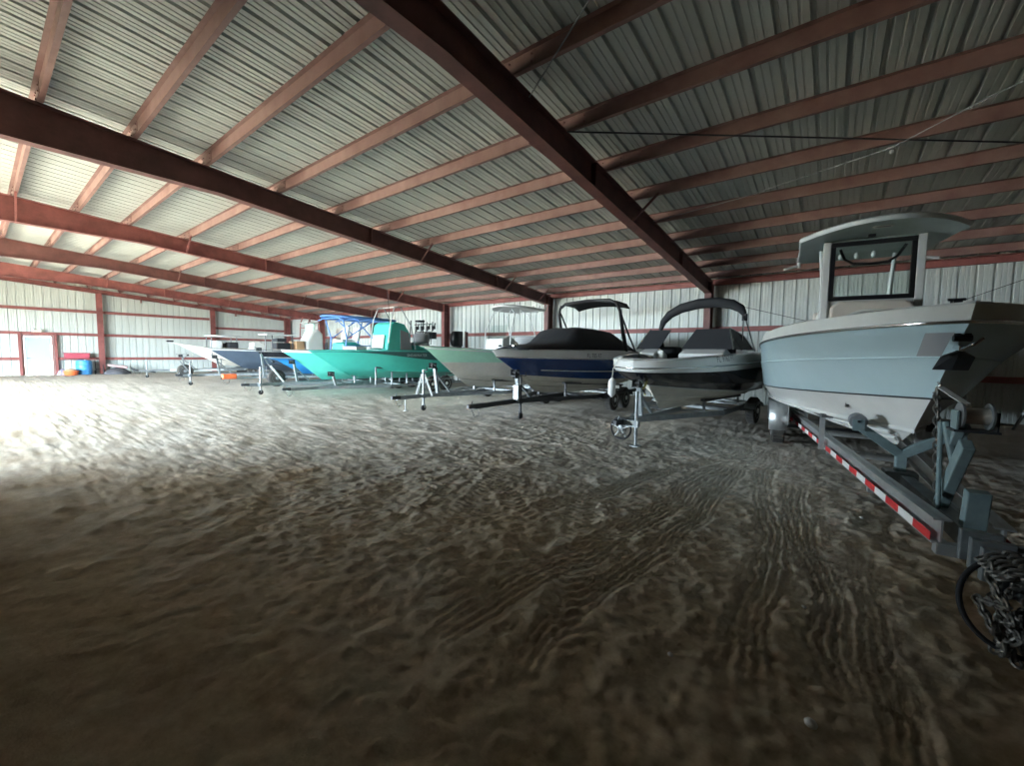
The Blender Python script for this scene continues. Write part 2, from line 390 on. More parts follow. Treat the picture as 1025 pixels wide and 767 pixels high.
# ------------------------------------------------------------------ steel frames
ORD = ['nearest the right end wall', 'running over the black bow rider', 'running over the navy boat and mint boat', 'third from the front, over the long teal boat',
       'fourth from the right, over the far skiffs', 'last before the end wall frame', 'against the left end wall']
def zbot(y):
    d = abs(y-RIDGE); return 4.93 if d < 3.3 else 4.93-(d-3.3)*.0812
def steel_frame(x, mt, label, fw_=.22, end=False, braces=()):
    t = thing('steel_frame', label, 'roof frame', (x, YB-.5, 0), 0, 'steel portal frames')
    oy = YB-.5
    for side in (0, 1):
        yf = YF if x < XJ else YJ
        ys = [RIDGE, RIDGE+3.3, 16.25] if side == 0 else [RIDGE, RIDGE-3.3, YF+.35] if x < XJ else [RIDGE, YJ+.35]
        mb = MB()
        top = [(y-oy, zpur(y)-.012) for y in ys]; bot = [(y-oy, (zbot(y) if not end else zpur(y)-.25)) for y in ys]
        for k in range(len(ys)-1):
            for (pa, pb) in ((top[k], top[k+1]), (bot[k], bot[k+1])):
                mb.bar((0, pa[0], pa[1]), (0, pb[0], pb[1]), fw_, .014, mt)
            vs = [(s_*.005, p[0], p[1]) for s_ in (-1, 1) for p in (top[k], top[k+1], bot[k+1], bot[k])]
            mb.add(vs, [(0, 1, 2, 3), (7, 6, 5, 4), (0, 4, 5, 1), (3, 2, 6, 7), (1, 5, 6, 2), (0, 3, 7, 4)], mt)
        for yj in ((6.9, 12.4) if side == 0 else ()):        # bolted splice plates
            mb.box((0, yj-oy, (zpur(yj)+zbot(yj))/2), (fw_*.9, .03, zpur(yj)-zbot(yj)), mt)
        if not end or side == 0: mb.build('rafter', t)
        # column
        yo = (16.40, 15.98) if side == 0 else (yf+.15, yf+.55)
        h = zpur(yo[0])-.02; mb = MB(); ya, yb = yo[0]-oy, yo[1]-oy
        mb.box((0, ya, h/2), (fw_, .016, h), mt); mb.box((0, yb, h/2), (fw_, .016, h), mt)
        mb.box((0, (ya+yb)/2, h/2), (.012, abs(ya-yb), h), mt); mb.box((0, (ya+yb)/2, .01), (fw_+.08, abs(ya-yb)+.1, .02), mt)
        mb.build('column', t)
    for y, s_ in braces:
        mb = MB(); mb.bar((s_*.09, y-oy, zbot(y)+.012), (s_*.62, y-oy, zpur(y)+.03), .04, .04, mt); mb.build('flange_brace', t)
    return t
PUR_Y = [.81, 1.95, 3.05]+[4.453+1.402*i for i in range(9)]
lab = ['red steel roof frame on the right end wall beside the largest boat',
       'shade darkened red roof frame running from top centre to the column behind the black boat',
       'shade darkened red roof frame from the left photo edge to the column behind the navy boat',
       'red oxide roof frame just beyond the long dark beam, landing by the mint boat',
       'shade darkened red roof frame between the two far red ones, over the teal boats',
       'bright red roof frame farthest off but one, low over the far skiffs',
       'slim red roof frame lying against the left end wall']
mts = [steel_red, steel_dark, steel_dark, steel_red, steel_dark, steel_red, steel_red]
br = [(), ((5.855, -1), (8.66, 1), (11.46, -1), (14.27, -1)), ((8.66, 1), (12.87, 1), (15.2, 1)), ((.83, 1), (4.453, 1), (8.66, -1), (12.87, 1)), ((5.855, 1), (11.46, 1)), ((4.453, 1), (10.06, 1)), ()]
for i, x in enumerate(FX): steel_frame(x, mts[i], lab[i], end=(i in (0, 6)), braces=br[i])

def purlin(y, label):
    t = thing('roof_purlin', label, 'purlin', (-16.5, y, zpur(y)), 0, 'roof purlins')
    s_ = 1 if y > RIDGE else -1
    a, b = XL+16.55, XR+16.45
    mb = MB()
    prof = [(0, 0), (s_*.065, 0), (s_*.065, .018), (s_*.060, .018), (s_*.060, .005), (s_*.005, .005), (s_*.005, .195-.005*s_), (0, .195)]
    mb.prism([(0, 0), (s_*.065, 0), (s_*.065, .018), (s_*.059, .018), (s_*.059, .005), (s_*.005, .005), (s_*.005, .192), (-s_*.06, .197), (-s_*.06, .200), (0, .200)], a, b, purlin_red)
    mb.build('purlin_section', t)
    for x in FX[1:6]:                          # lap stiffener and bolts over each frame
        mb = MB(); mb.box((x+16.5, -s_*.004, .095), (.9, .008, .17), purlin_red)
        for dx in (-.4, -.05, .05, .4):
            for z in (.05, .14): mb.cyl((x+16.5+dx, -s_*.006, z), (x+16.5+dx, -s_*.022, z), .012, steel_dark, 6)
        mb.build('lap_plate', t)
    return t
names = ['first', 'second', 'third', 'fourth', 'fifth', 'sixth', 'seventh', 'eighth', 'ninth', 'tenth', 'eleventh', 'twelfth']
for i, y in enumerate(PUR_Y): purlin(y, 'pinkish red roof purlin, %s down from the ridge on the boat side' % names[i])
k = 0
for y in [2*RIDGE-q for q in PUR_Y]:
    if y < YF+.3: continue
    purlin(y, 'pinkish red roof purlin, %s from the ridge on the doorway side' % names[k]); k += 1
t = thing('eave_strut', 'red eave strut along the top of the boat side wall', 'eave beam', (-16.5, 16.45, 4.22))
mb = MB(); mb.prism([(0, 0), (.09, 0), (.09, .2), (0, .215), (0, .19), (.07, .18), (.07, .02), (.0, .02)], XL+16.6, XR+16.4, girt_red); mb.build('strut_section', t)

def girt(p0, p1, label, inx):          # channel on a wall, inx = inward normal
    p0 = Vector(p0); p1 = Vector(p1); t = thing('wall_girt', label, 'girt', (p0+p1)/2, 0, 'wall girts'); c = (p0+p1)/2; n = Vector(inx)
    mb = MB(); a = p0-c; b = p1-c
    mb.bar(a-n*.0, b-n*.0, .012, .17, girt_red); mb.bar(a-n*.05+Vector((0, 0, .082)), b-n*.05+Vector((0, 0, .082)), .1, .006, girt_red); mb.bar(a-n*.05-Vector((0, 0, .082)), b-n*.05-Vector((0, 0, .082)), .1, .006, girt_red)
    mb.build('girt_section', t); return t
for z, l in ((2.64, 'upper red girt along the wall behind the boats'), (1.15, 'lower red girt along the wall behind the boats')):
    girt((XL+.2, 16.46, z), (XR-.1, 16.46, z), l, (0, -1, 0))
gx = XL+.16
for z, a, b, l in ((3.85, YF+.2, 10.7, 'topmost red girt on the left end wall'), (2.43, YF+.2, 16.2, 'long red girt above the white door'),
                   (.96, YF+.2, DOOR[0]-.16, 'low red girt on the camera side of the white door'), (.96, DOOR[1]+.16, 16.2, 'low red girt on the boat side of the white door'),
                   (3.22, 11.0, 16.2, 'short red girt high in the far corner of the end wall')):
    girt((gx, a, z), (gx, b, z), l, (1, 0, 0))
for y, l in ((4.88, 'red column on the end wall right of the white door'), (10.85, 'red column on the end wall midway to the far corner')):
    t = thing('wall_column', l, 'column', (XL+.32, y, 0), 0, 'end wall columns'); h = zpur(y)-.26; mb = MB()
    for dx in (-.10, .10): mb.box((dx, 0, h/2), (.014, .26, h), steel_red)
    mb.box((0, 0, h/2), (.2, .012, h), steel_red); mb.build('column_section', t)
    mb = MB(); mb.box((0, 0, .01), (.3, .32, .02), steel_red); mb.build('base_plate', t)
# jambs beside the door
for y, l in ((DOOR[0]-.16, 'red jamb on the camera side of the white door'), (DOOR[1]+.16, 'red jamb on the boat side of the white door')):
    mb = MB(); mb.box((0, 0, 1.24), (.14, .1, 2.48), girt_red); mb.box((.075, 0, 1.24), (.012, .12, 2.46), girt_red); o = mb.build('door_jamb', bevel=.004); o.location = (XL+.15, y, 0); tag(o, l, 'jamb', 'door jambs')

# ------------------------------------------------------------------ boats: hull from stem-to-transom level lines
class Hull:
    """levels: dicts x0,z0 (stem point) zT,bT (transom) n,m (fullness, roundness) tm; local y runs aft from the bow, x athwart"""
    def __init__(s, L, levels, N=30):
        s.L = L; s.N = N; s.lv = levels; s.ts = [ (i/(N-1))**1.35 for i in range(N)]
    def pt(s, k, t):
        l = s.lv[k]; y = lerp(l['x0'], s.L, t); tm = l.get('tm', .62); q = 1-min(t/tm, 1)
        g = (1-q**l.get('n', 2))**(1/l.get('m', 1)) if q < 1 else 0
        b = l['bT']*g*(1-l.get('taper', .06)*max(0, (t-.6)/.4)**2)
        e = 1-(1-t)**l.get('e', 2.2)
        z = lerp(l['z0'], l['zT'], e)
        if 'drop' in l:
            d0, d1, dz = l['drop']; u = min(max((t-d0)/(d1-d0), 0), 1); z -= dz*u*u*(3-2*u)
        return b, y, z
    def half(s, y, z):
        """half breadth at y aft and height z"""
        P = []
        for k in range(len(s.lv)):
            l = s.lv[k]; t = (y-l['x0'])/(s.L-l['x0'])
            if t < 0: continue
            b, _, zz = s.pt(k, t); P.append((zz, b))
        P.sort()
        for (z0, b0), (z1, b1) in zip(P, P[1:]):
            if z0 <= z <= z1: return lerp(b0, b1, (z-z0)/max(z1-z0, 1e-6))
        return P[-1][1] if z > P[-1][0] else P[0][1]
    def line(s, k, sgn, off=0., dz=0., t0=0., t1=1., n=40):
        o = []
        for i in range(n):
            t = lerp(t0, t1, (i/(n-1))**1.2); b, y, z = s.pt(k, t); o.append((sgn*(b+off), y, z+dz))
        return o
    def mesh(s, mats, parent, name='hull', subd=3):
        mb = MB()
        for sgn in (-1, 1):
            for k in range(len(s.lv)-1):
                rows = []
                for j in range(subd+1):
                    f = j/subd
                    row = []
                    for t in s.ts:
                        a = s.pt(k, t); b = s.pt(k+1, t)
                        fx = f
                        bul = s.lv[k].get('bulge', 0)*math.sin(math.pi*f)*min(1, t*4)
                        row.append((sgn*(lerp(a[0], b[0], fx)+bul), lerp(a[1], b[1], f), lerp(a[2], b[2], f)))
                    rows.append(row)
                mb.grid(rows, mats[k])
        # transom
        P = [s.pt(k, 1.) for k in range(len(s.lv))]
        vs = [(b, y, z) for b, y, z in P]+[(-b, y, z) for b, y, z in P[::-1]]
        mb.add(vs, [tuple(range(len(vs)))], mats[-1])
        return mb.build(name, parent, smooth=28)
    def deck(s, parent, gw, sole, d0, d1, mt, mt_in, name='deck', crown=.05, up=.0):
        """closed foredeck to d0 (fraction), well from d0 to d1 with side decks gw wide, closed again to the transom"""
        k = len(s.lv)-1; mb = MB(); rows = []; M = 26
        ts = sorted(set([i/M for i in range(M+1)]+[d0, d0+.001, d1-.001, d1]))
        for t in ts:
            b, y, z = s.pt(k, t); z += up
            inn = max(b-gw, 0) if d0 < t < d1 else 0
            zi = z+crown*(1-(inn/max(b, .01))**2)*min(1, b)
            rows.append([(b, y, z-.0), (lerp(b, inn, .15), y, z+.02), (inn, y, zi+.02)])
        for sgn in (-1, 1): mb.grid([[(sgn*p[0], p[1], p[2]) for p in r] for r in rows], mt)
        # well
        W = [t for t in ts if d0 < t < d1]
        def low(y):
            return min(s.pt(q, (y-l['x0'])/(s.L-l['x0']))[2] for q, l in enumerate(s.lv) if y >= l['x0'])
        walls = []
        for t in W:
            b, y, z = s.pt(k, t); inn = max(b-gw, 0); zi = z+up+crown*(1-(inn/max(b, .01))**2)*min(1, b)+.02
            zs_ = min(max(sole, low(y)+.15), zi-.05); zm = (zi+zs_)/2
            wm = max(0, min(inn-.01, s.half(y, zm)-.05)); ws = max(0, min(inn-.02, s.half(y, zs_)-.06))
            walls.append([(inn, y, zi), (wm, y, zm), (ws, y, zs_+.02), (0, y, zs_)])
        for sgn in (-1, 1): mb.grid([[(sgn*p[0], p[1], p[2]) for p in r] for r in walls], mt_in)
        for r in (walls[0], walls[-1]):
            mb.add([(-p[0], p[1], p[2]) for p in r]+[p for p in r[::-1]][1:], [tuple(range(2*len(r)-1))], mt_in)
        return mb.build(name, parent, smooth=30)
    def rail(s, parent, k, r, mt, name='rub_rail', dz=0., off=.0, t0=0., t1=1.):
        mb = MB(); a = s.line(k, -1, off, dz, t0, t1); b = s.line(k, 1, off, dz, t0, t1)
        mb.tube(a[::-1]+b[1:] if t0 == 0 else a, r, mt, 8)
        if t0 > 0: mb.tube(b, r, mt, 8)
        return mb.build(name, parent, smooth=50)
    def strakes(s, parent, k, fr, r, mt, name='strake', t0=.02):
        """tubes along the band between level k and k+1 at fractions fr"""
        for f in fr:
            for sgn in (-1, 1):
                pts = []
                for i in range(36):
                    t = lerp(t0, 1, (i/35)**1.2); a = s.pt(k, t); b = s.pt(k+1, t); pts.append((sgn*(lerp(a[0], b[0], f)+.004), lerp(a[1], b[1], f), lerp(a[2], b[2], f)-.004))
                mb = MB(); mb.tube(pts, r, mt, 6); mb.build(name, parent, smooth=50)
    def text(s, parent, txt, y0, z, size, mt, sgn=1, name='registration_number', slope=0.):
        cu = bpy.data.curves.new('lettering', 'FONT'); cu.body = txt; cu.size = size; cu.space_character = 1.08
        tmp = bpy.data.objects.new('lettering', cu); COL.objects.link(tmp)
        dg = bpy.context.evaluated_depsgraph_get(); me = bpy.data.meshes.new_from_object(tmp.evaluated_get(dg))
        bpy.data.objects.remove(tmp); bpy.data.curves.remove(cu)
        bm = bmesh.new(); bm.from_mesh(me); bmesh.ops.subdivide_edges(bm, edges=[e for e in bm.edges if e.calc_length() > size*.3], cuts=2); 
        W = max(v.co.x for v in bm.verts)
        for v in bm.verts:
            u = v.co.x if sgn > 0 else W-v.co.x
            y = y0+u; zz = z+slope*u+v.co.y
            v.co = Vector((sgn*(s.half(y, zz)+.008), y, zz))
        bm.to_mesh(me); bm.free(); me.materials.clear(); me.materials.append(mt)
        o = bpy.data.objects.new(name, me); COL.objects.link(o); o.parent = parent; return o

def outboard(parent, x, y, z, mt=None, s_=1.):
    mt = mt or black_gel; mb = MB()
    rows = []
    for h, a, b, oy in ((.0, .20, .26, .0), (.08, .24, .34, .02), (.30, .25, .38, .03), (.46, .23, .34, .02), (.55, .15, .22, -.02)):
        rows.append([(x+s_*a*.8*math.copysign(abs(math.cos(q))**.6, math.cos(q)), y+s_*(oy+b*math.copysign(abs(math.sin(q))**.6, math.sin(q))), z+s_*h) for q in [2*math.pi*i/20 for i in range(20)]])
    mb.grid(rows, mt, True); mb.add(rows[-1], [tuple(range(20))], mt); mb.add(rows[0], [tuple(range(20))], mt)
    o = mb.build('outboard_cowl', parent, smooth=40)
    mb = MB(); mb.prism([(y-.10*s_, z), (y+.13*s_, z), (y+.10*s_, z-.75*s_), (y-.06*s_, z-.75*s_)], x-.06, x+.06, dark_steel)
    mb.box((x, y+.05*s_, z-.72*s_), (.26, .42, .02), dark_steel); mb.lathe([(-.3, .02), (-.2, .06), (.15, .065), (.25, .03)], (x, y+.05, z-.9*s_), (0, 1, 0), dark_steel, 12)
    mb.prism([(y-.05, z-.75), (y+.12, z-.75), (y+.08, z-1.12), (y-.0, z-1.1)], x-.02, x+.02, dark_steel)
    for q in range(3):
        a = 2*math.pi*q/3; mb.box((x+.09*math.cos(a), y+.33, z-.9*s_+.09*math.sin(a)), (.14, .02, .07), dark_steel, Matrix.Rotation(-a, 3, 'Y'))
    mb.box((x, y-.16*s_, z-.12), (.22, .12, .34), dark_steel)
    mb.build('outboard_leg', parent, bevel=.01); return o

# ------------------------------------------------------------------ trailers
def wheel(parent, x, y, r=.33, w=.21, side=-1, rim=white_pnt):
    mb = MB(); prof = [(-w/2, r*.62), (-w/2, r*.9), (-w*.40, r*.98), (-w*.2, r), (w*.2, r), (w*.40, r*.98), (w/2, r*.9), (w/2, r*.62)]
    mb.lathe(prof, (x, y, r), (1, 0, 0), tyre, 26)
    for q in range(26):
        a = 2*math.pi*(q+.5)/26
        mb.box((x, y+math.cos(a)*r*.995, r+math.sin(a)*r*.995), (w*.7, .03, .018), tyre, Matrix.Rotation(a-math.pi/2, 3, 'X'))
    o = mb.build('tyre', parent, smooth=40)
    mb = MB(); sx = side*(w/2)
    mb.lathe([(sx-.012*side, r*.60), (sx+.004*side, r*.60), (sx-.01*side, r*.5), (sx-.03*side, r*.45), (sx-.01*side, r*.22), (sx+.02*side, r*.18), (sx+.02*side, .001)], (x, y, r), (1, 0, 0), rim, 20)
    for q in range(5):
        a = 2*math.pi*q/5; mb.cyl((x+sx-.02*side, y+r*.32*math.cos(a), r+r*.32*math.sin(a)), (x+sx+.012*side, y+r*.32*math.cos(a), r+r*.32*math.sin(a)), .012, dark_steel, 6)
    mb.build('rim', o, smooth=40); return o
def fender(parent, x, y0, y1, r, w, mt):
    mb = MB(); n = 9; rows = []
    pts = []
    for i in range(n+1):
        a = math.pi*(1-i/n*.5); pts.append((y0+r*math.cos(a)*1.0, r*.95+r*math.sin(a)*.38+.02))
    for i in range(n+1):
        a = math.pi*(.5-i/n*.5); pts.append((y1+r*math.cos(a), r*.95+r*math.sin(a)*.38+.02))
    for yy, zz in pts: rows.append([(x-w/2, yy, zz-.05), (x-w/2, yy, zz), (x+w/2, yy, zz), (x+w/2, yy, zz-.05)])
    mb.grid(rows, mt); return mb.build('fender', parent, solid=.008, smooth=40)
def link(mb, c, d, size, r, mt, twist=0.):
    """one oval chain link centred at c along d"""
    c = Vector(c); d = Vector(d).normalized(); a = Vector((0, 0, 1)) if abs(d.z) < .8 else Vector((1, 0, 0))
    x = d.cross(a).normalized(); x = (Matrix.Rotation(twist, 3, d) @ x)
    pts = [c+d*math.cos(q)*size*.62+x*math.sin(q)*size*.36 for q in [2*math.pi*i/10 for i in range(10)]]
    mb.tube(pts, r, mt, 5, closed=True)
def chain(mb, pts, size, r, mt):
    pts = [Vector(p) for p in pts]; k = 0
    for a, b in zip(pts, pts[1:]):
        L = (b-a).length; n = max(1, round(L/(size*.85)))
        for i in range(n): link(mb, a.lerp(b, (i+.5)/n), b-a, size, r, mt, (k % 2)*math.pi/2); k += 1
def jack(parent, x, y, ztop, zfoot, mt, wheel_=True, plate=False, r=.03, swivel=0.):
    mb = MB(); mb.cyl((x, y, zfoot+.18), (x, y, ztop), r, mt); mb.cyl((x, y, zfoot+.06), (x, y, zfoot+.3), r*.75, mt)
    mb.cyl((x, y, ztop), (x, y, ztop+.03), r*1.15, mt)
    o = mb.build('jack', parent, smooth=40)
    mb = MB(); mb.cyl((x, y, ztop+.01), (x+.15, y, ztop+.01), .009, mt, 8); mb.cyl((x+.15, y, ztop), (x+.15, y, ztop+.1), .012, rubber, 8); mb.build('jack_crank', o, smooth=40)
    if wheel_:
        mb = MB(); mb.lathe([(-.03, .035), (-.03, .075), (-.015, .085), (.015, .085), (.03, .075), (.03, .035)], (x, y, zfoot+.085), (1, 0, 0), rubber, 18)
        mb.bar((x-.045, y, zfoot+.08), (x-.045, y, zfoot+.2), .03, .008, mt, (1, 0, 0)); mb.bar((x+.045, y, zfoot+.08), (x+.045, y, zfoot+.2), .03, .008, mt, (1, 0, 0)); mb.build('jack_wheel', o, smooth=40)
    elif plate:
        mb = MB(); mb.box((x, y, zfoot+.01), (.16, .16, .02), mt); mb.cyl((x, y, zfoot+.02), (x, y, zfoot+.08), r*.8, mt); mb.build('foot_plate', o)
    return o
def trailer(label, loc, rz, yc, axles, hw, zr, yend, boat, mt=galv, zpost=1.15, ypost=.75, yj=None, join=1.0, bunk_x=.45, tr=.33, jackx=.13, jacktop=.95, jackfoot=0., eye=None, winch_mt=None,
            fend=True, rim=white_pnt, bunk_y=None, posts=False, jackwheel=True, group='boat trailers', tongue_w=.08, cover_strip=None):
    """generic bunk trailer; the hull bottom of `boat` decides the bunk heights"""
    t = thing('boat_trailer', label, 'trailer', loc, rz, group)
    mb = MB()
    for s_ in (-1, 1):
        mb.bar((s_*.05, join-.9, zr), (s_*hw, join+1.5, zr), .05, .10, mt); mb.bar((s_*hw, join+1.5, zr), (s_*hw, yend, zr), .05, .10, mt)
    for yy in (join+1.5, (axles[0]+join+1.5)/2, axles[-1]+.75, yend-.05): mb.bar((-hw, yy, zr-.03), (hw, yy, zr-.03), .06, .06, mt)
    mb.build('frame', t)
    mb = MB(); mb.bar((0, yc+.15, zr), (0, join+1.5, zr), tongue_w, .10, mt); mb.build('tongue', t)
    mb = MB(); mb.prism([(-.05, yc+.24), (.05, yc+.24), (.055, yc+.06), (.035, yc-.02), (-.035, yc-.02), (-.055, yc+.06)], zr-.03, zr+.06, dark_steel, 'z')
    mb.cyl((.0, yc+.1, zr+.06), (0, yc+.14, zr+.13), .012, mt, 8); mb.build('coupler', t, bevel=.01)
    for ya in axles:
        mb = MB(); mb.cyl((-hw-.2, ya, tr), (hw+.2, ya, tr), .03, dark_steel, 10); mb.build('axle', t, smooth=40)
        for s_ in (-1, 1): wheel(t, s_*(hw+.2), ya, tr, .2, s_, rim)
    if fend:
        for s_ in (-1, 1): fender(t, s_*(hw+.21), axles[0]-.05, axles[-1]+.05, tr+.07, .26, mt)
    by0, by1 = bunk_y or (axles[0]-1.6, yend-.1)
    for s_ in (-1, 1):
        z0 = hull_low(boat, by0, bunk_x)-.035; z1 = hull_low(boat, by1, bunk_x)-.035
        mb = MB(); mb.bar((s_*bunk_x, by0, z0), (s_*bunk_x, by1, z1), .10, .05, carpet); bk = mb.build('bunk', t)
        for f in ([0.03, .97] if not posts else [i/6 for i in range(7)]):
            yy = lerp(by0, by1, f); zz = lerp(z0, z1, f)
            mb = MB(); mb.bar((s_*bunk_x, yy, zr-.06), (s_*bunk_x, yy, max(zz, zr)), .05, .05, mt); mb.build('bunk_bracket', bk)
    # winch post
    w = winch_mt or mt; mb = MB(); mb.bar((0, ypost, zr), (0, ypost-.12, zpost-.08), .09, .07, w, (0, 1, 0)); mb.bar((0, ypost+.5, zr+.04), (0, ypost-.08, zpost-.22), .05, .05, w)
    mb.build('winch_post', t)
    mb = MB(); yw = ypost-.2
    mb.box((0, yw, zpost-.07), (.16, .2, .02), dark_steel)
    for s_ in (-1, 1): mb.box((s_*.07, yw, zpost), (.008, .18, .16), dark_steel)
    mb.cyl((-.07, yw, zpost+.01), (.07, yw, zpost+.01), .05, blue_canvas if False else rubber, 14); mb.cyl((.07, yw, zpost+.01), (.14, yw, zpost+.01), .012, w, 8)
    mb.bar((.13, yw, zpost+.01), (.13, yw-.2, zpost+.08), .025, .008, w); mb.cyl((.13, yw-.2, zpost+.08), (.22, yw-.2, zpost+.08), .014, rubber, 8)
    wn = mb.build('winch', t, bevel=.003)
    if eye:
        mb = MB(); mb.bar((0, yw+.02, zpost+.05), (0, eye[0]-.03, eye[1]), .045, .006, rubber); mb.build('winch_strap', wn)
        mb = MB(); mb.lathe([(-.045, .025), (-.045, .05), (-.02, .035), (.02, .035), (.045, .05), (.045, .025)], (0, eye[0]-.10, eye[1]-.14), (1, 0, 0), rubber, 14)
        mb.bar((0, ypost-.1, zpost-.16), (0, eye[0]-.10, eye[1]-.16), .04, .03, w); mb.build('bow_stop', t, smooth=40)
    if yj is not None:
        jack(t, jackx, yj, jacktop, jackfoot, mt, jackwheel, not jackwheel)
        mb = MB(); mb.box((jackx*.6, yj, zr), (abs(jackx)+.06, .10, .12), mt); mb.build('jack_bracket', t)
    mb = MB(); chain(mb, [(.05, yc+.3, zr-.05), (.08, yc+.25, zr-.2), (.07, yc+.12, zr-.22), (.03, yc+.05, zr-.05)], .05, .006, rustchain); mb.build('safety_chain', t)
    return t
def hull_low(h, y, x):
    """height of the hull bottom at lateral x, distance y aft"""
    P = []
    for k in range(len(h.lv)):
        l = h.lv[k]; t = (y-l['x0'])/(h.L-l['x0'])
        if t < 0: t = 0
        b, _, z = h.pt(k, t); P.append((b, z))
    for (b0, z0), (b1, z1) in zip(P, P[1:]):
        if b0 <= x <= b1: return lerp(z0, z1, (x-b0)/max(b1-b0, 1e-6))
    return P[-1][1]
def stdhull(L, B, zs0, zs1, rake, zk, fore, n=2.2, m=1., ztop_band=.2, zmid=.5, chine=.86, zch=.35, tm=.62):
    """levels keel, chine, mid (colour change), band, sheer"""
    h = B/2
    return Hull(L, [dict(x0=rake, z0=fore, zT=zk, bT=0., e=3.5),
                    dict(x0=rake*.62, z0=lerp(fore, zs0, .40), zT=zk+zch, bT=h*chine, n=n*.92, tm=tm+.08, e=2.6),
                    dict(x0=rake*.42, z0=lerp(fore, zs0, .62), zT=lerp(zk+zch, zs1, zmid), bT=h*lerp(chine, 1, .6), n=n, m=1+(m-1)*.4, tm=tm+.04),
                    dict(x0=rake*.12, z0=zs0-ztop_band, zT=zs1-ztop_band, bT=h*1.0, n=n*1.08, m=1+(m-1)*.8, tm=tm),
                    dict(x0=0., z0=zs0, zT=zs1, bT=h, n=n*1.12, m=m, tm=tm)])
exec_parts = []

# ------------------------------------------------------------------ boat 1: ice blue centre console under a hard top
def boat_at(name, label, bow, deg, group='boats stored on trailers'):
    return thing(name, label, 'boat', (bow[0], bow[1], 0), R(deg), group)
def rod_holder(mb, p, d=(0, .12, .28), mt=chrome): mb.tube([p, Vector(p)+Vector(d)], .022, mt, 8)
def tower_leg(mb, pts, r=.02, mt=white_pipe): mb.tube(pts, r, mt, 8)

BIG = (.80, 4.40); BIGA = 6.5
hb = Hull(8.3, [dict(x0=1.62, z0=.76, zT=.50, bT=0, e=3),
                dict(x0=1.12, z0=.98, zT=.84, bT=1.10, n=1.75, tm=.72, e=2, bulge=-.02),
                dict(x0=.72, z0=1.33, zT=1.06, bT=1.24, n=2.0, tm=.66, e=1.6),
                dict(x0=.34, z0=1.70, zT=1.50, bT=1.30, n=2.3, m=1.1, tm=.62, e=1.3, bulge=-.01),
                dict(x0=.06, z0=1.96, zT=1.84, bT=1.33, n=2.6, m=1.5, tm=.58, e=1.2),
                dict(x0=.0, z0=2.08, zT=2.0, bT=1.29, n=2.7, m=1.6, tm=.58, e=1.2)])
b1 = boat_at('center_console_boat', 'large ice blue centre console boat with a white hard top, nearest boat at the right', BIG, BIGA)
hb.mesh([white_gel, white_gel, ice_blue, ice_blue, grey_white, grey_white], b1)
hb.deck(b1, .26, 1.25, .16, .93, grey_white, white_gel)
hb.rail(b1, 4, .016, chrome)
hb.rail(b1, 2, .010, dark_steel, 'boot_stripe')
hb.rail(b1, 3, .010, ice_blue, 'knuckle_line')
hb.rail(b1, 1, .026, white_gel, 'spray_rail')
hb.strakes(b1, 0, (.38, .68), .02, white_gel)
# bow eye, drains
mb = MB(); mb.tube([(0, .60, 1.50), (0, .54, 1.47), (0, .55, 1.42), (0, .66, 1.39)], .012, chrome, 8); mb.build('bow_eye', b1, smooth=50)
for y, z in ((1.9, 1.13), (5.9, 1.02)):
    mb = MB(); x = -hb.half(y, z); mb.lathe([(-.02, .035), (.008, .035), (.012, .02), (.004, .015)], (x, y, z), (-1, 0, .1), chrome, 12); mb.build('drain_fitting', b1, smooth=40)
# anchor recess plate on the stem and cleat
mb = MB(); rows = []
for i in range(5):
    y = .07+.09*i/4; rows.append([(-(hb.half(y+.16*(1.92-z), z)+.014), y+.16*(1.92-z)-.004, z) for z in (1.88, 1.82, 1.76, 1.70)])
mb.grid(rows, grey_vinyl)
mb.build('anchor_plate', b1, smooth=60)
mb = MB(); mb.box((0, .35, 2.13), (.05, .08, .02), blackfr); mb.tube([(-.05, .35, 2.15), (.05, .35, 2.15)], .011, blackfr, 8)
for s_ in (-1, 1): mb.cyl((s_*.025, .35, 2.10), (s_*.025, .35, 2.15), .011, blackfr, 8)
mb.build('bow_cleat', b1, smooth=40)
# console, seat and screen
mb = MB(); mb.prism([(3.55, 1.2), (3.62, 2.56), (4.1, 2.62), (5.0, 2.42), (5.05, 1.2)], -.5, .5, white_gel); mb.build('console', b1, bevel=.05)
mb = MB(); mb.box((0, 3.1, 1.62), (.94, .8, .72), white_gel); mb.build('console_seat_base', b1, bevel=.05)
mb = MB(); mb.box((0, 3.1, 2.03), (.92, .78, .12), beige_vinyl); mb.build('seat_cushion', b1, bevel=.04)
mb = MB(); mb.prism([(-.48, 2.06), (.48, 2.06), (.46, 2.42), (.36, 2.50), (-.36, 2.50), (-.46, 2.42)], 3.42, 3.53, beige_vinyl, 'y')
o = mb.build('seat_backrest', b1, bevel=.03)
mb = MB(); mb.tube([(.34*math.cos(q), 3.40, 2.10+.26*math.sin(q)) for q in [math.pi*i/16 for i in range(17)]], .022, grey_white, 8); mb.build('backrest_piping', o, smooth=50)
yw, zb, zt = 3.60, 2.56, 3.37
mb = MB()
for s_ in (-1, 1):
    mb.bar((s_*.45, yw, zb-.03), (s_*.45, yw+.02, zt), .055, .04, blackfr, (0, 1, 0))
    mp = MB(); mp.bar((s_*.525, yw+.02, 2.0), (s_*.525, yw+.04, zt+.03), .09, .10, white_gel, (0, 1, 0)); mp.build('windscreen_post', b1, bevel=.01)
mb2 = MB()
for z in (zb, zt-.02): mb2.bar((-.475, yw, z), (.475, yw, z), .04, .06, blackfr)
o_ = len(mb.v); mb.v += mb2.v; mb.f += [tuple(i+o_ for i in f) for f in mb2.f]; mb.mi += [mb.m(blackfr)]*len(mb2.f); mb.build('windscreen_frame', b1)
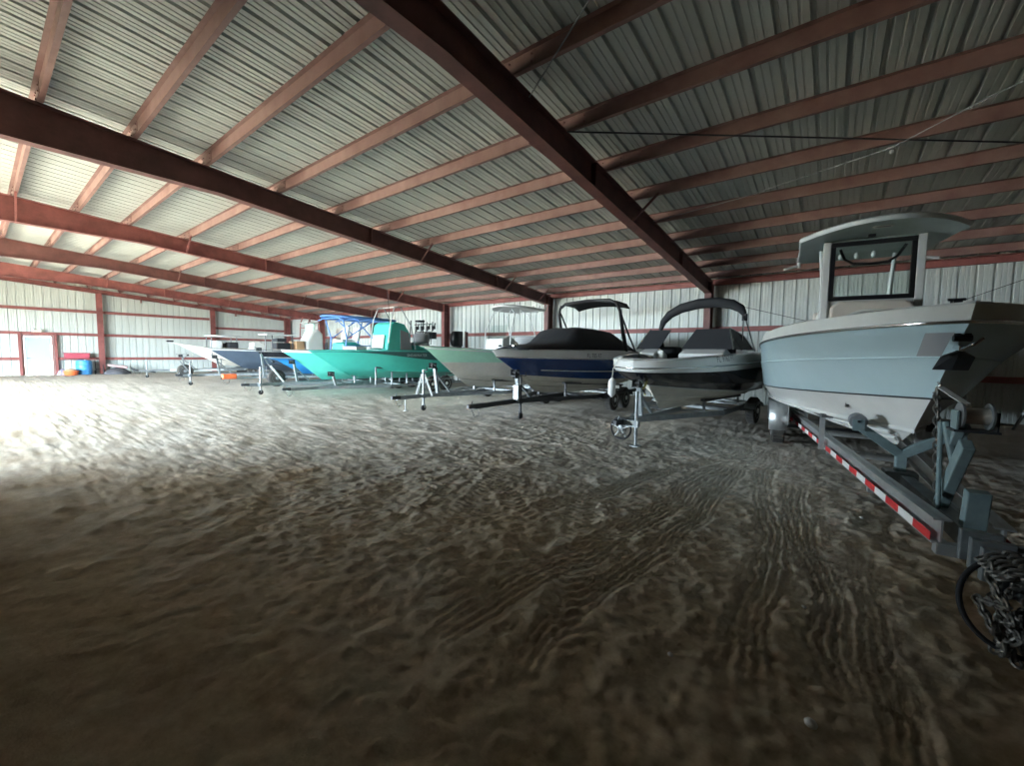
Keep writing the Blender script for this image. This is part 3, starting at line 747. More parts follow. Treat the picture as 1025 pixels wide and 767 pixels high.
mb = MB(); mb.box((0, yw+.005, (zb+zt)/2), (.86, .008, zt-zb-.06), clear_glass); mb.build('windscreen', b1)
mb = MB(); mb.tube([(-.36, yw+.10, 3.30), (-.30, yw+.1, 3.15), (-.20, yw+.1, 3.08), (.0, yw+.1, 3.06), (.2, yw+.1, 3.08), (.30, yw+.1, 3.15), (.38, yw+.10, 3.30)], .018, blackfr, 8); mb.build('grab_bar', b1, smooth=50)
# hard top
def ttop_rows(w0, w1, y0, y1, z, th, crown=.05, rise=.0):
    ring = []
    prof = []
    n = 10
    for i in range(n+1):          # front edge arc
        u = -1+2*i/n; prof.append((u*w0/2, y0+.62*(abs(u)**2.2)))
    prof += [(w1/2+.02, lerp(y0, y1, .6)), (w1/2, y1-.12), (w1/2-.12, y1)]
    prof += [(-w1/2+.12, y1), (-w1/2, y1-.12), (-w1/2-.02, lerp(y0, y1, .6))]
    cx, cyy = 0, (y0+y1)/2
    def ringz(f, dz):
        o = []
        for x, y in prof:
            xx = cx+(x-cx)*f; yy = cyy+(y-cyy)*f; o.append((xx, yy, z+dz+crown*(1-(2*xx/w0)**2)+rise*(y1-yy)))
        return o
    return [ringz(.0, -.0), ringz(.6, -.0), ringz(.86, .0), ringz(.985, -.02), ringz(1., .01), ringz(1., .03), ringz(.97, .055), ringz(.8, .075), ringz(.4, .085), ringz(.0, .09)]
rows = ttop_rows(1.80, 1.66, 2.65, 5.15, 3.40, .08, .05, -.01)
mb = MB(); mb.grid(rows[:4], under, True); mb.grid(rows[3:], fibre, True); ht = mb.build('hard_top', b1, smooth=45)
mb = MB(); mb.box((0, 4.05, 3.40), (.95, .8, .05), under); mb.build('overhead_box', ht, bevel=.02)
mb = MB(); mb.tube([(.05*math.cos(q)*2.2, 3.05+.05*math.sin(q), 3.425) for q in [2*math.pi*i/16 for i in range(16)]], .010, white_gel, 6, closed=True); mb.box((0, 3.05, 3.425), (.16, .05, .012), grey_vinyl); mb.build('hatch', ht)
mb = MB(); mb.box((-.05, 3.42, 3.40), (.08, .05, .035), blackfr); mb.build('dome_light', ht)
for x in (-.28, -.08, .13):
    mb = MB(); mb.lathe([(0, .012), (.03, .03), (.07, .035), (.10, .02)], (x, 4.3, 3.36), (0, 0, -1), white_pnt, 12); mb.build('spreader_light', ht, smooth=50)
for s_ in (-1, 1):
    mb = MB(); tower_leg(mb, [(s_*.44, 4.95, 1.3), (s_*.44, 4.9, 2.4), (s_*.46, 4.7, 3.38)], .028, fibre); tower_leg(mb, [(s_*.52, 3.75, 1.9), (s_*.53, 3.85, 2.7), (s_*.56, 4.1, 3.38)], .024, fibre); mb.build('hard_top_leg', b1, smooth=50)
    mb = MB(); mb.tube([(s_*.80, 4.95, 3.33), (s_*1.02, 4.85, 3.27)], .022, white_pipe, 8); mb.cyl((s_*.8, 4.95, 3.3), (s_*.8, 4.95, 3.42), .03, white_pipe, 10); mb.build('outrigger_stub', b1, smooth=50)
mb = MB(); mb.box((0, 5.75, 1.9), (.95, .45, .6), white_gel); mb.box((0, 5.8, 2.3), (.95, .14, .5), beige_vinyl); mb.build('leaning_post', b1, bevel=.05)
for x in (-.4, .4): outboard(b1, x, 8.55, 1.75)
mb = MB(); mb.cyl((-1.22, 6.6, 2.0), (-1.22, 6.6, 2.24), .022, white_pnt, 10); mb.build('rod_holder', b1)
# anchor hanging in its stem roller
an = thing('plow_anchor', 'dark plow anchor with a bright steel shank on the bow of the ice blue boat', 'anchor', (BIG[0], BIG[1], 0), R(BIGA))
mb = MB(); mb.bar((0, .62, 1.84), (-.01, .14, 1.76), .025, .04, chrome); mb.tube([(-.01, .14, 1.75), (.04, .10, 1.79), (.09, .11, 1.84)], .015, chrome, 8); mb.build('shank', an, bevel=.006)
mb = MB()
mb.add([(-.01, .15, 1.75), (-.09, .25, 1.70), (-.11, .33, 1.60), (-.01, .30, 1.60), (.09, .32, 1.60), (.09, .22, 1.70)],
       [(0, 1, 2, 3), (0, 3, 4, 5)], dark_steel)
mb.build('fluke', an, solid=.018)
mb = MB(); mb.cyl((-.05, .17, 1.84), (.05, .17, 1.84), .025, blackfr, 12); mb.box((0, .3, 1.87), (.09, .28, .012), dark_steel); mb.build('roller', an)

# its trailer: aluminium beams, tape, roller guide, tall winch stand, chains
t1 = thing('boat_trailer', 'aluminium trailer with red and white reflective tape under the ice blue boat', 'trailer', (BIG[0], BIG[1], 0), R(BIGA), 'boat trailers')
def ibeam(mb, p, q, h, w, mt):
    p = Vector(p); q = Vector(q); z = Vector((0, 0, h/2-.006))
    mb.bar(p, q, .012, h, mt); mb.bar(p+z, q+z, w, .012, mt); mb.bar(p-z, q-z, w, .012, mt)
RZ = .47
for s_ in (-1, 1):
    mb = MB(); ibeam(mb, (s_*.15, -.30, RZ), (s_*.72, 6.6, RZ), .18, .10, alu); ibeam(mb, (s_*.72, 6.6, RZ), (s_*.74, 8.1, RZ), .18, .10, alu); rail_o = mb.build('side_beam', t1)
    n = 26
    for a, b in ((.00, .46), (.50, 1.0)):
        mb = MB(); k = 11
        for i in range(k):
            f0 = lerp(a, b, i/k); f1 = lerp(a, b, (i+1)/k); A = Vector((s_*.15, -.28, RZ)); B = Vector((s_*.72, 6.6, RZ)); off = Vector((s_*.052, 0, -.05))
            mb.bar(A.lerp(B, f0)+off, A.lerp(B, f1)+off, .004, .062, red_tape if i % 2 == 0 else white_tape)
        mb.build('reflective_tape', rail_o)
for yy in (-.28, 1.2, 3.0, 4.8, 6.2, 7.9):
    mb = MB(); mb.bar((-.2-.08*max(yy, -1), yy, RZ-.12), (.2+.08*max(yy, -1), yy, RZ-.12), .08, .08, alu); mb.build('crossmember', t1)
mb = MB(); mb.bar((0, -1.25, RZ-.02), (0, 1.2, RZ-.02), .10, .13, galv); mb.build('tongue', t1)
for yy in (-.42, -.58, -.74, -.92):
    mb = MB(); mb.box((0, yy, RZ-.02), (.20, .05, .20), galv); mb.build('clamp_plate', t1, bevel=.005)
mb = MB(); mb.prism([(-.06, -1.25), (.06, -1.25), (.07, -1.5), (.04, -1.62), (-.04, -1.62), (-.07, -1.5)], RZ-.06, RZ+.07, dark_steel, 'z'); mb.build('coupler', t1, bevel=.015)
for ya in (5.35, 6.2):
    mb = MB(); mb.cyl((-.92, ya, .34), (.92, ya, .34), .035, dark_steel, 10); mb.build('axle', t1, smooth=40)
    for s_ in (-1, 1): wheel(t1, s_*.95, ya, .34, .22, s_)
for s_ in (-1, 1):
    mb = MB(); rr = [(4.92, .30), (4.96, .66), (5.08, .77), (6.42, .77), (6.56, .66), (6.60, .30)]
    mb.grid([[(s_*.82, y, z) for y, z in rr], [(s_*1.12, y, z) for y, z in rr]], alu); mb.prism([(4.92, .42), (4.96, .66), (5.08, .77), (6.42, .77), (6.56, .66), (6.6, .42)], s_*.81, s_*.822, alu); mb.build('fender', t1, solid=.01, smooth=30)
    for s2 in (0,):
        mb = MB(); z0 = hull_low(hb, 2.6, .5)-.04; z1 = hull_low(hb, 7.9, .55)-.04; mb.bar((s_*.5, 2.6, z0), (s_*.55, 7.9, z1), .12, .05, carpet); bk = mb.build('bunk', t1)
        for f in (.08, .5, .92): mb = MB(); mb.bar((s_*lerp(.5, .55, f), lerp(2.6, 7.9, f), RZ-.1), (s_*lerp(.5, .55, f), lerp(2.6, 7.9, f), lerp(z0, z1, f)), .06, .06, alu); mb.build('bunk_bracket', bk)
# Y shaped roller guide under the forefoot
mb = MB(); yg = 1.45
mb.bar((0, yg, RZ-.12), (0, yg, .70), .09, .08, post_grey, (0, 1, 0))
for s_ in (-1, 1): mb.bar((0, yg, .68), (s_*.36, yg-.05, .95), .09, .075, post_grey, (0, 1, 0))
mb.box((0, yg, RZ-.02), (.26, .18, .12), galv); guide = mb.build('roller_guide', t1, bevel=.008)
for s_ in (-1, 1):
    d = Vector((s_*.10, .30, .07)).normalized(); mb = MB(); mb.lathe([(-.06, .03), (-.055, .078), (.055, .078), (.06, .03)], (s_*.38, yg-.06, 1.01), (0, 1, 0.05), grey_vinyl, 18); mb.cyl((s_*.38, yg-.14, 1.01), (s_*.38, yg+.05, 1.01), .014, dark_steel, 8)
    mb.box((s_*.38, yg-.125, .97), (.10, .012, .12), post_grey); mb.build('guide_roller', guide, smooth=40)
    mb = MB(); mb.bar((s_*.36, yg+.02, 1.0), (s_*.30, yg+.36, .93), .09, .07, carpet); mb.build('guide_bunk', guide)
# winch stand
mb = MB(); mb.bar((-.01, .30, RZ), (-.01, -.12, 1.08), .07, .10, post_grey, (0, 1, 0)); mb.bar((.02, -.22, RZ), (.02, -.26, .78), .12, .08, post_grey, (0, 1, 0)); mb.bar((-.07, .10, .52), (-.08, .16, 1.20), .025, .04, post_grey, (0, 1, 0)); mb.bar((-.02, .02, .86), (-.06, .14, 1.20), .035, .06, post_grey, (0, 1, 0)); mb.bar((-.03, .08, 1.0), (.02, .05, 1.28), .06, .05, post_grey, (0, 1, 0))
mb.build('winch_post', t1, bevel=.008)
mb = MB(); zc = 1.27; yc_ = .02
for x in (-.02, .13): mb.lathe([(-.006, .095), (.006, .095)], (x, yc_, zc), (1, 0, 0), galv, 24)
mb.cyl((-.02, yc_, zc), (.13, yc_, zc), .06, beige_vinyl, 20); mb.box((.055, yc_+.02, zc-.11), (.24, .18, .016), dark_steel); mb.box((-.045, yc_, zc-.04), (.010, .12, .15), post_grey); mb.box((.16, yc_, zc-.04), (.010, .12, .15), dark_steel)
wn = mb.build('winch', t1, smooth=40)
mb = MB(); mb.cyl((.16, yc_, zc-.05), (.26, yc_, zc-.05), .012, chrome, 8); mb.bar((.25, yc_, zc-.08), (.31, yc_-.05, zc+.13), .025, .012, galv); mb.build('crank_handle', wn)
mb = MB(); mb.bar((.03, yc_+.08, zc+.08), (0, .55, 1.45), .05, .006, white_pipe); mb.build('winch_strap', wn)
mb = MB(); chain(mb, [(-.02, .53, 1.43), (-.03, .42, 1.2), (-.03, .36, .9), (-.02, .3, .58)], .062, .008, rustchain); mb.build('bow_chain', t1, smooth=60)
# jack tube ahead, chain bundle over the coupler, brake cable
mb = MB(); mb.box((.30, -.55, .36), (.05, .07, .56), galv); mb.box((.30, -.55, .06), (.16, .16, .025), galv); mb.bar((.05, -.55, .5), (.30, -.55, .5), .06, .06, galv); mb.build('jack', t1, bevel=.006)
mb = MB(); rs = random.Random(3)
for k in range(16):
    x0 = -.15+.022*k; pts = [(x0+rs.uniform(-.02, .02), -1.02+rs.uniform(-.20, .12), .56)]
    for j in range(6): pts.append((x0+rs.uniform(-.03, .03), -1.04+rs.uniform(-.18, .12), .56-(j+1)*.078))
    chain(mb, pts, .05, .0085, rustchain)
for k in range(6): chain(mb, [(-.17, -1.16+.05*k, .53), (-.05, -1.18+.06*k, .58), (.1, -1.14+.05*k, .58), (.2, -1.1+.05*k, .50)], .05, .0085, rustchain)
mb.build('safety_chain', t1, smooth=60)
mb = MB(); pts = []
for u in range(25):
    f = u/24; q = math.pi*(.5+1.05*f); pts.append((-.06+.20*math.cos(q)*(1 if math.cos(q) < 0 else .5)+.1*max(0, f-.8), -.90-.22*f, .33+.22*math.sin(q)))
pts.append((.08, -1.2, .05)); pts.append((.2, -1.25, .03))
mb.tube(pts, .014, rubber, 8); mb.build('brake_cable', t1, smooth=60)

# ------------------------------------------------------------------ boat 2: black and white bow rider
P2 = (-3.0, 7.7); A2 = -5
h2 = Hull(6.0, [dict(x0=1.30, z0=.52, zT=.42, bT=0, e=3), dict(x0=.72, z0=1.06, zT=.80, bT=1.04, n=2.0, m=1.15, tm=.6, e=2, bulge=-.03),
                dict(x0=.34, z0=1.20, zT=1.02, bT=1.16, n=2.3, m=1.5, tm=.55), dict(x0=.10, z0=1.34, zT=1.42, bT=1.20, n=2.6, m=1.75, tm=.5, e=1.2), dict(x0=.03, z0=1.42, zT=1.56, bT=1.20, n=2.6, m=1.8, tm=.5, e=1.6), dict(x0=.0, z0=1.55, zT=1.76, bT=1.14, n=2.7, m=1.9, tm=.5, e=2.2)])
b2 = boat_at('bow_rider_boat', 'black and white bow rider with an open bow and black folded canopy', P2, A2)
h2.mesh([cream_gel, black_gel, black_gel, white_gel, white_gel, white_gel], b2)
h2.deck(b2, .20, .95, .055, .93, white_gel, grey_vinyl, crown=.03)
h2.rail(b2, 4, .016, chrome); h2.strakes(b2, 0, (.35, .62), .015, cream_gel); h2.rail(b2, 1, .016, white_gel, 'spray_rail')
mb = MB()
for s_ in (-1, 1): mb.box((s_*.42, 1.55, 1.20), (.36, .9, .18), canvas); mb.box((s_*.62, 1.6, 1.42), (.08, .9, .28), canvas)
mb.box((0, .95, 1.3), (.4, .25, .18), canvas); mb.build('bow_cushion', b2, bevel=.04)
mb = MB(); mb.prism([(2.15, 1.25), (2.2, 1.72), (2.55, 1.84), (3.0, 1.7), (3.0, 1.25)], .02, .96, white_gel); mb.build('helm_console', b2, bevel=.03)
mb = MB(); mb.prism([(2.15, 1.25), (2.2, 1.72), (2.55, 1.84), (3.0, 1.7), (3.0, 1.25)], -.96, -.55, white_gel); mb.build('passenger_console', b2, bevel=.03)
def pane(mb, xa, xb, xta, xtb, y, z0, z1, lean, mt): mb.add([(xa, y, z0), (xb, y, z0), (xtb, y+lean, z1), (xta, y+lean, z1), (xa, y+.03, z0), (xb, y+.03, z0), (xtb, y+lean+.03, z1), (xta, y+lean+.03, z1)], [(0, 1, 2, 3), (7, 6, 5, 4), (0, 4, 5, 1), (1, 5, 6, 2), (2, 6, 7, 3), (3, 7, 4, 0)], mt)
mb = MB(); pane(mb, .0, 1.10, .20, .92, 2.42, 1.83, 2.30, .35, canvas); o = mb.build('windscreen_cover', b2)
mb = MB(); pane(mb, -1.10, -.54, -.92, -.40, 2.42, 1.83, 2.30, .35, canvas); mb.build('windscreen_cover', b2)
for s_ in (-1, 1):
    mb = MB(); mb.add([(s_*1.11, 2.42, 1.83), (s_*.93, 2.77, 2.30), (s_*1.0, 3.7, 2.15), (s_*1.12, 4.2, 1.83)], [(0, 1, 2, 3)], smoke_glass); mb.build('side_screen', b2, solid=.008)
    mb = MB(); mb.tube([(s_*1.11, 2.42, 1.83), (s_*.93, 2.77, 2.31), (s_*1.0, 3.7, 2.16), (s_*1.12, 4.2, 1.83)], .014, chrome, 6); mb.build('screen_trim', b2, smooth=50)
mb = MB(); mb.prism([(2.25, 1.0), (2.5, 1.0), (2.5, 1.72), (2.35, 1.80)], -.54, -.40, grey_white); mb.build('walkway_door', b2, bevel=.02)
arch = [(-1.10, 3.80, 2.36), (-1.03, 3.80, 2.58), (-.85, 3.8, 2.78), (-.55, 3.8, 2.93), (-.1, 3.8, 3.02), (.35, 3.8, 3.02), (.68, 3.8, 2.95), (.88, 3.8, 2.83), (.96, 3.8, 2.70)]
mb = MB(); mb.tube(arch, [.05, .085, .11, .125, .13, .125, .12, .10, .06], canvas, 12); mb.build('folded_canopy', b2, smooth=50)
mb = MB()
for pts in ([(-1.1, 3.8, 2.40), (-1.1, 3.6, 1.8)], [(.95, 3.8, 2.72), (1.06, 3.3, 1.8)], [(.95, 3.8, 2.72), (1.08, 4.5, 1.8)]): mb.tube(pts, .014, chrome, 8)
mb.box((.97, 3.8, 2.62), (.10, .10, .16), canvas); mb.build('canopy_frame', b2, smooth=50)
mb = MB(); mb.box((.62, 3.4, 1.5), (.5, .5, .8), canvas); mb.box((-.7, 3.5, 1.5), (.5, .5, .8), canvas); mb.build('cockpit_seat', b2, bevel=.06)
mb = MB(); mb.tube([(-.08, 2.3, 1.55), (-.42, 2.2, 1.55)], .02, chrome, 6); mb.build('grab_handle', b2)
h2.text(b2, 'FL 9762 FT', 1.5, 1.55, .17, decal, 1, slope=.05)
mb = MB(); mb.tube([(0, .55, 1.18), (0, .49, 1.15), (0, .52, 1.10), (0, .62, 1.07)], .012, chrome, 8); mb.build('bow_eye', b2, smooth=50)
tf = thing('boat_fender', 'white bumper hanging on a line from the bow of the black bow rider', 'fender', (P2[0]-.41, P2[1]+.12, 0))
mb = MB(); mb.lathe([(-.20, .012), (-.17, .04), (-.13, .075), (.13, .075), (.17, .04), (.20, .014)], (-.04, -.04, 1.02), (0, 0, 1), white_pnt, 16); mb.build('bumper', tf, smooth=60)
mb = MB(); mb.tube([(-.04, -.04, 1.2), (-.03, -.03, 1.4), (.05, .06, 1.58)], .009, white_pipe, 6); mb.build('line', tf)
t2 = trailer('grey trailer with a swung up spoked jack wheel, under the black bow rider', (P2[0], P2[1], 0), R(A2), -.62, (4.3,), .95, .42, 5.9, h2, mt=galv, zpost=1.12, ypost=.42, join=1.0, eye=(.52, 1.12), jackx=.27, yj=-.34, jacktop=.98, jackfoot=0, jackwheel=False)
mb = MB(); c = (-.02, -.36, .30)
mb.tube([(c[0]+.20*math.cos(q), c[1], c[2]+.20*math.sin(q)) for q in [2*math.pi*i/28 for i in range(28)]], .020, rubber, 8, closed=True)
mb.build('jack_wheel_tyre', t2, smooth=60)
mb = MB()
for q in range(5):
    a = 2*math.pi*q/5+.3; mb.bar((c[0], c[1], c[2]), (c[0]+.185*math.cos(a), c[1], c[2]+.185*math.sin(a)), .012, .055, white_pnt, (0, 1, 0))
mb.lathe([(-.04, .03), (-.03, .06), (.03, .06), (.04, .03)], c, (0, 1, 0), galv, 14); mb.bar((c[0], c[1]+.05, c[2]), (.27, -.34, .42), .05, .03, dark_steel); mb.build('jack_wheel_hub', t2, smooth=40)
mb = MB(); mb.tube([(.06+.05*math.sin(3*f), .35+.1*f, 1.0+.16*math.sin(f*2.2)) for f in [i/6 for i in range(12)]], .02, yellow_rope, 6); mb.build('yellow_rope', t2, smooth=60)

# ------------------------------------------------------------------ boat 3: navy run-about with a full black cover and tower
P3 = (-6.45, 7.6); A3 = 0
h3 = Hull(6.7, [dict(x0=1.85, z0=.62, zT=.45, bT=0, e=3), dict(x0=1.05, z0=1.12, zT=.88, bT=1.06, n=1.9, tm=.66, e=2.0, bulge=-.02), dict(x0=.80, z0=1.27, zT=1.15, bT=1.16, n=2.0, tm=.62), dict(x0=.16, z0=1.58, zT=1.52, bT=1.22, n=2.2, m=1.1, tm=.58), dict(x0=.0, z0=1.74, zT=1.78, bT=1.18, n=2.3, m=1.2, tm=.58)])
b3 = boat_at('runabout_boat', 'navy blue runabout with a white gunwale, black cover and black tower', P3, A3)
h3.mesh([cream_gel, navy_gel, navy_gel, white_gel, white_gel], b3)
h3.deck(b3, .2, 1.0, .12, .9, white_gel, grey_vinyl)
h3.rail(b3, 3, .016, chrome); h3.strakes(b3, 0, (.4, .7), .015, cream_gel); h3.rail(b3, 2, .016, silver_decal, 'side_stripe', t0=.12)
mb = MB(); rows = []
for y, z, wf in ((.55, 1.80, .90), (.9, 1.86, .93), (1.7, 1.92, .93), (2.2, 1.97, .93), (2.6, 2.14, .90), (3.0, 2.38, .84), (3.4, 2.45, .82), (4.4, 2.45, .83), (5.2, 2.42, .86), (5.9, 2.22, .90), (6.5, 1.93, .93)):
    t = y/6.7; b, _, zs = h3.pt(4, t); w = b*wf
    row = []
    for i in range(13):
        u = -1+2*i/12; zz = zs+.015+(z-zs)*(1-abs(u)**(6 if y > 2.8 else 3)); row.append((u*w, y, zz+.012*math.sin(9*u+y*5)*(1-abs(u))))
    rows.append(row)
mb.grid(rows, canvas); mb.build('boat_cover', b3, smooth=40, solid=.01)
mb = MB(); ya = 5.2
A = [(-1.14, ya+.2, 1.8), (-1.13, ya-.1, 2.4), (-1.10, ya-.35, 3.0), (-1.02, ya-.42, 3.22), (-.8, ya-.45, 3.36), (0, ya-.45, 3.42), (.8, ya-.45, 3.40), (1.03, ya-.42, 3.28), (1.12, ya-.35, 3.05), (1.13, ya-.1, 2.4), (1.15, ya+.2, 1.8)]
mb.tube(A, [.05, .05, .045, .045, .05, .05, .05, .05, .05, .06, .07], blackfr, 10)
mb.tube([(-1.14, ya+1.0, 1.8), (-1.12, ya+.3, 2.5), (-1.08, ya-.3, 3.08)], .03, blackfr, 8); mb.tube([(1.14, ya+1.0, 1.8), (1.13, ya+.3, 2.4), (1.12, ya-.3, 3.0)], .03, blackfr, 8)
mb.build('tower', b3, smooth=50)
mb = MB(); rows = []
for i in range(9):
    u = -1+2*i/8; rows.append([(u*.98, ya-.50, 3.40-.12*u*u), (u*.98, ya-.2, 3.48-.12*u*u), (u*.98, ya+.5, 3.46-.12*u*u), (u*.96, ya+.8, 3.36-.12*u*u)])
mb.grid(rows, canvas); mb.build('tower_canopy', b3, solid=.04, smooth=40)
h3.text(b3, 'FL 785 RT', 2.7, 1.58, .17, decal, 1)
h3.text(b3, '220', 2.1, 1.62, .08, silver_decal, 1, name='side_lettering')
mb = MB(); mb.box((.25, .55, 1.86), (.05, .16, .05), chrome); mb.box((-.25, .55, 1.86), (.05, .16, .05), chrome); mb.build('bow_cleat', b3, bevel=.01)
mb = MB(); mb.tube([(0, .92, 1.28), (0, .84, 1.24), (0, .87, 1.19), (0, .98, 1.17)], .014, chrome, 8); mb.build('bow_eye', b3, smooth=50)
t3 = trailer('dark trailer with a long tongue under the navy runabout', (P3[0]+.12, P3[1], 0), 0, -.95, (4.0, 4.85), 1.0, .46, 6.6, h3, mt=dark_steel, winch_mt=galv, zpost=1.18, ypost=.95, join=1.7, eye=(.86, 1.22), yj=.84, jackx=.12, jacktop=1.10, jackfoot=0, tongue_w=.12)
mb = MB(); mb.box((.05, .80, .66), (.16, .16, .42), galv); mb.build('jack_mount_plate', t3, bevel=.01)

# ------------------------------------------------------------------ boat 4: mint green bay boat
P4 = (-9.22, 7.65)
h4 = stdhull(6.2, 2.35, 1.84, 1.70, 1.95, .48, .62, n=2.1, ztop_band=.05, zmid=.62)
b4 = boat_at('bay_boat', 'mint green and cream bay boat with a pale pipe top, left of the navy runabout', P4, 0)
h4.mesh([cream_gel, cream_gel, mint_gel, mint_gel, white_gel], b4)
h4.deck(b4, .3, 1.15, .34, .88, white_gel, white_gel); h4.rail(b4, 3, .022, white_gel); h4.strakes(b4, 0, (.5,), .018, cream_gel)
mb = MB(); mb.prism([(3.2, 1.15), (3.3, 2.15), (3.7, 2.28), (4.2, 2.05), (4.2, 1.15)], -.38, .38, white_gel); mb.build('console', b4, bevel=.04)
mb = MB(); mb.prism([(3.35, 2.15), (3.38, 2.15), (3.62, 2.62), (3.60, 2.64)], -.36, .36, clear_glass); mb.build('windscreen', b4)
for s_ in (-1, 1):
    mb = MB(); tower_leg(mb, [(s_*.55, 3.4, 1.2), (s_*.58, 3.5, 2.4), (s_*.50, 3.8, 3.05), (s_*.2, 4.0, 3.24)]); tower_leg(mb, [(s_*.55, 5.0, 1.2), (s_*.58, 4.9, 2.4), (s_*.50, 4.6, 3.05), (s_*.2, 4.5, 3.24)]); tower_leg(mb, [(s_*.57, 3.45, 1.8), (s_*.57, 4.95, 1.8)]); mb.build('top_leg', b4, smooth=50)
rows = ttop_rows(1.55, 1.5, 3.5, 5.4, 3.24, .06, .05)
mb = MB(); mb.grid(rows, white_pipe, True); o = mb.build('soft_top', b4, smooth=45)
mb = MB()
for x in (-.6, -.3, 0, .3, .6): rod_holder(mb, (x, 5.45, 3.2), (0, .2, .3), white_pipe)
mb.build('rocket_launcher', b4, smooth=50)
mb = MB(); mb.box((0, 5.0, 1.6), (.9, .4, .8), white_gel); mb.box((0, 5.1, 2.1), (.9, .12, .45), grey_vinyl); mb.build('leaning_post', b4, bevel=.04)
outboard(b4, 0, 6.5, 1.5, white_gel)
t4 = trailer('galvanised trailer with a thin jack under the mint green bay boat', (P4[0], P4[1], 0), 0, -.90, (4.3,), .98, .42, 6.0, h4, zpost=1.28, ypost=.72, join=1.3, eye=(.72, 1.32), yj=.12, jackx=.06, jacktop=1.15, jackfoot=0)
mb = MB(); mb.cyl((-.02, -.45, .06), (-.02, -.45, .5), .014, galv, 8); mb.box((-.02, -.45, .05), (.08, .08, .02), galv); mb.build('prop_stand', t4)
mb = MB(); mb.bar((-.12, .0, .42), (-.02, .15, 1.05), .06, .05, white_pnt); mb.bar((.22, .3, .42), (.06, .15, 1.05), .06, .05, white_pnt); mb.build('jack_brace', t4)

# ------------------------------------------------------------------ boat 5: long teal bay boat with a tall console
P5 = (-14.5, 7.15)
h5 = Hull(6.9, [dict(x0=1.5, z0=.75, zT=.52, bT=0, e=3), dict(x0=.95, z0=1.05, zT=.80, bT=1.05, n=1.9, tm=.6, e=2.2), dict(x0=.45, z0=1.38, zT=1.15, bT=1.17, n=2.1, tm=.55, e=2), dict(x0=.05, z0=1.62, zT=1.66, bT=1.20, n=2.3, tm=.55, drop=(.12, .75, .33)), dict(x0=.0, z0=1.66, zT=1.70, bT=1.21, n=2.35, tm=.55)])
b5 = boat_at('bay_boat', 'long teal bay boat with a dark green stripe and a tall teal console', P5, 0)
h5.mesh([teal_gel, teal_gel, teal_gel, teal_dark, teal_dark], b5)
h5.deck(b5, .35, 1.2, .36, .9, teal_gel, teal_gel); h5.rail(b5, 4, .02, teal_gel)
h5.text(b5, 'SHEARWATER', 3.3, 1.48, .15, silver_decal, 1, name='side_lettering', slope=0)
mb = MB(); mb.prism([(2.75, 1.2), (2.85, 2.0), (3.0, 2.75), (3.2, 2.88), (3.7, 2.80), (3.95, 2.45), (4.15, 1.2)], -.58, .58, teal_gel); cs = mb.build('console', b5, bevel=.08)
mb = MB(); mb.box((0, 2.80, 2.05), (.78, .05, .55), white_gel, Matrix.Rotation(R(-8), 3, 'X')); mb.build('console_hatch', cs, bevel=.03)
mb = MB(); mb.prism([(3.45, 1.75), (3.45, 2.55), (3.85, 2.45), (4.05, 1.75)], .575, .60, grey_vinyl); mb.build('side_panel', cs)
mb = MB(); mb.add([(-.5, 3.0, 2.85), (.5, 3.0, 2.85), (.42, 3.3, 3.2), (-.42, 3.3, 3.2)], [(0, 1, 2, 3)], clear_glass); mb.build('windscreen', cs, solid=.01)
mb = MB()
for s_ in (-1, 1): mb.tube([(s_*.62, 2.85, 2.0), (s_*.60, 3.0, 2.95), (s_*.55, 3.2, 3.45), (s_*.5, 3.4, 3.48)], .022, white_pipe, 8); mb.tube([(s_*.62, 4.2, 1.7), (s_*.6, 4.0, 2.7), (s_*.55, 3.5, 3.45)], .022, galv, 8)
mb.tube([(-.5, 3.4, 3.48), (.5, 3.4, 3.48)], .022, white_pipe, 8); mb.build('grab_rail', b5, smooth=50)
mb = MB(); mb.tube([(.5, 3.0, 2.8), (.5, 2.95, 3.6), (.5, 2.9, 4.1)], .010, dark_steel, 6); mb.build('radio_antenna', b5)
mb = MB(); mb.box((0, 4.75, 1.6), (1.0, .45, .7), teal_gel); mb.box((0, 4.8, 2.02), (1.0, .5, .14), grey_vinyl); mb.box((0, 5.05, 2.3), (1.0, .12, .4), grey_vinyl)
mb.build('leaning_post', b5, bevel=.04)
mb = MB()
for x in (-.55, -.2, .2, .55):
    mb.tube([(x, 5.1, 2.0), (x, 5.2, 3.0)], .018, dark_steel, 6); rod_holder(mb, (x, 5.2, 2.6), (0.05, .12, .35), blackfr); mb.box((x, 5.25, 2.75), (.1, .14, .14), blackfr)
mb.tube([(-.6, 5.15, 2.55), (.6, 5.15, 2.55)], .02, chrome, 6); mb.tube([(-.6, 5.15, 2.9), (.6, 5.15, 2.9)], .02, chrome, 6); mb.box((.3, 5.3, 2.4), (.5, .25, .3), blackfr); mb.box((-.3, 5.2, 3.05), (.3, .3, .08), canvas); mb.build('rod_rack', b5, smooth=40)
outboard(b5, 0, 7.35, 1.98, blackfr, 1.3)
mb = MB(); mb.box((.55, 7.2, 2.1), (.09, .12, 1.15), white_pnt); mb.box((.60, 7.3, 2.1), (.05, .14, 1.1), steel_dark); mb.build('shallow_anchor_pole', b5)
mb = MB(); mb.box((-.2, 1.9, 1.78), (.9, .5, .14), white_pipe); mb.build('bow_cushion', b5, bevel=.05)
t5 = trailer('galvanised trailer with a row of upright bunk posts under the long teal bay boat', (P5[0], P5[1], 0), 0, -.9, (4.6, 5.4), .95, .34, 6.8, h5, zpost=.82, ypost=1.0, join=1.2, eye=None, yj=None, posts=True, bunk_x=.72, bunk_y=(2.2, 6.6))

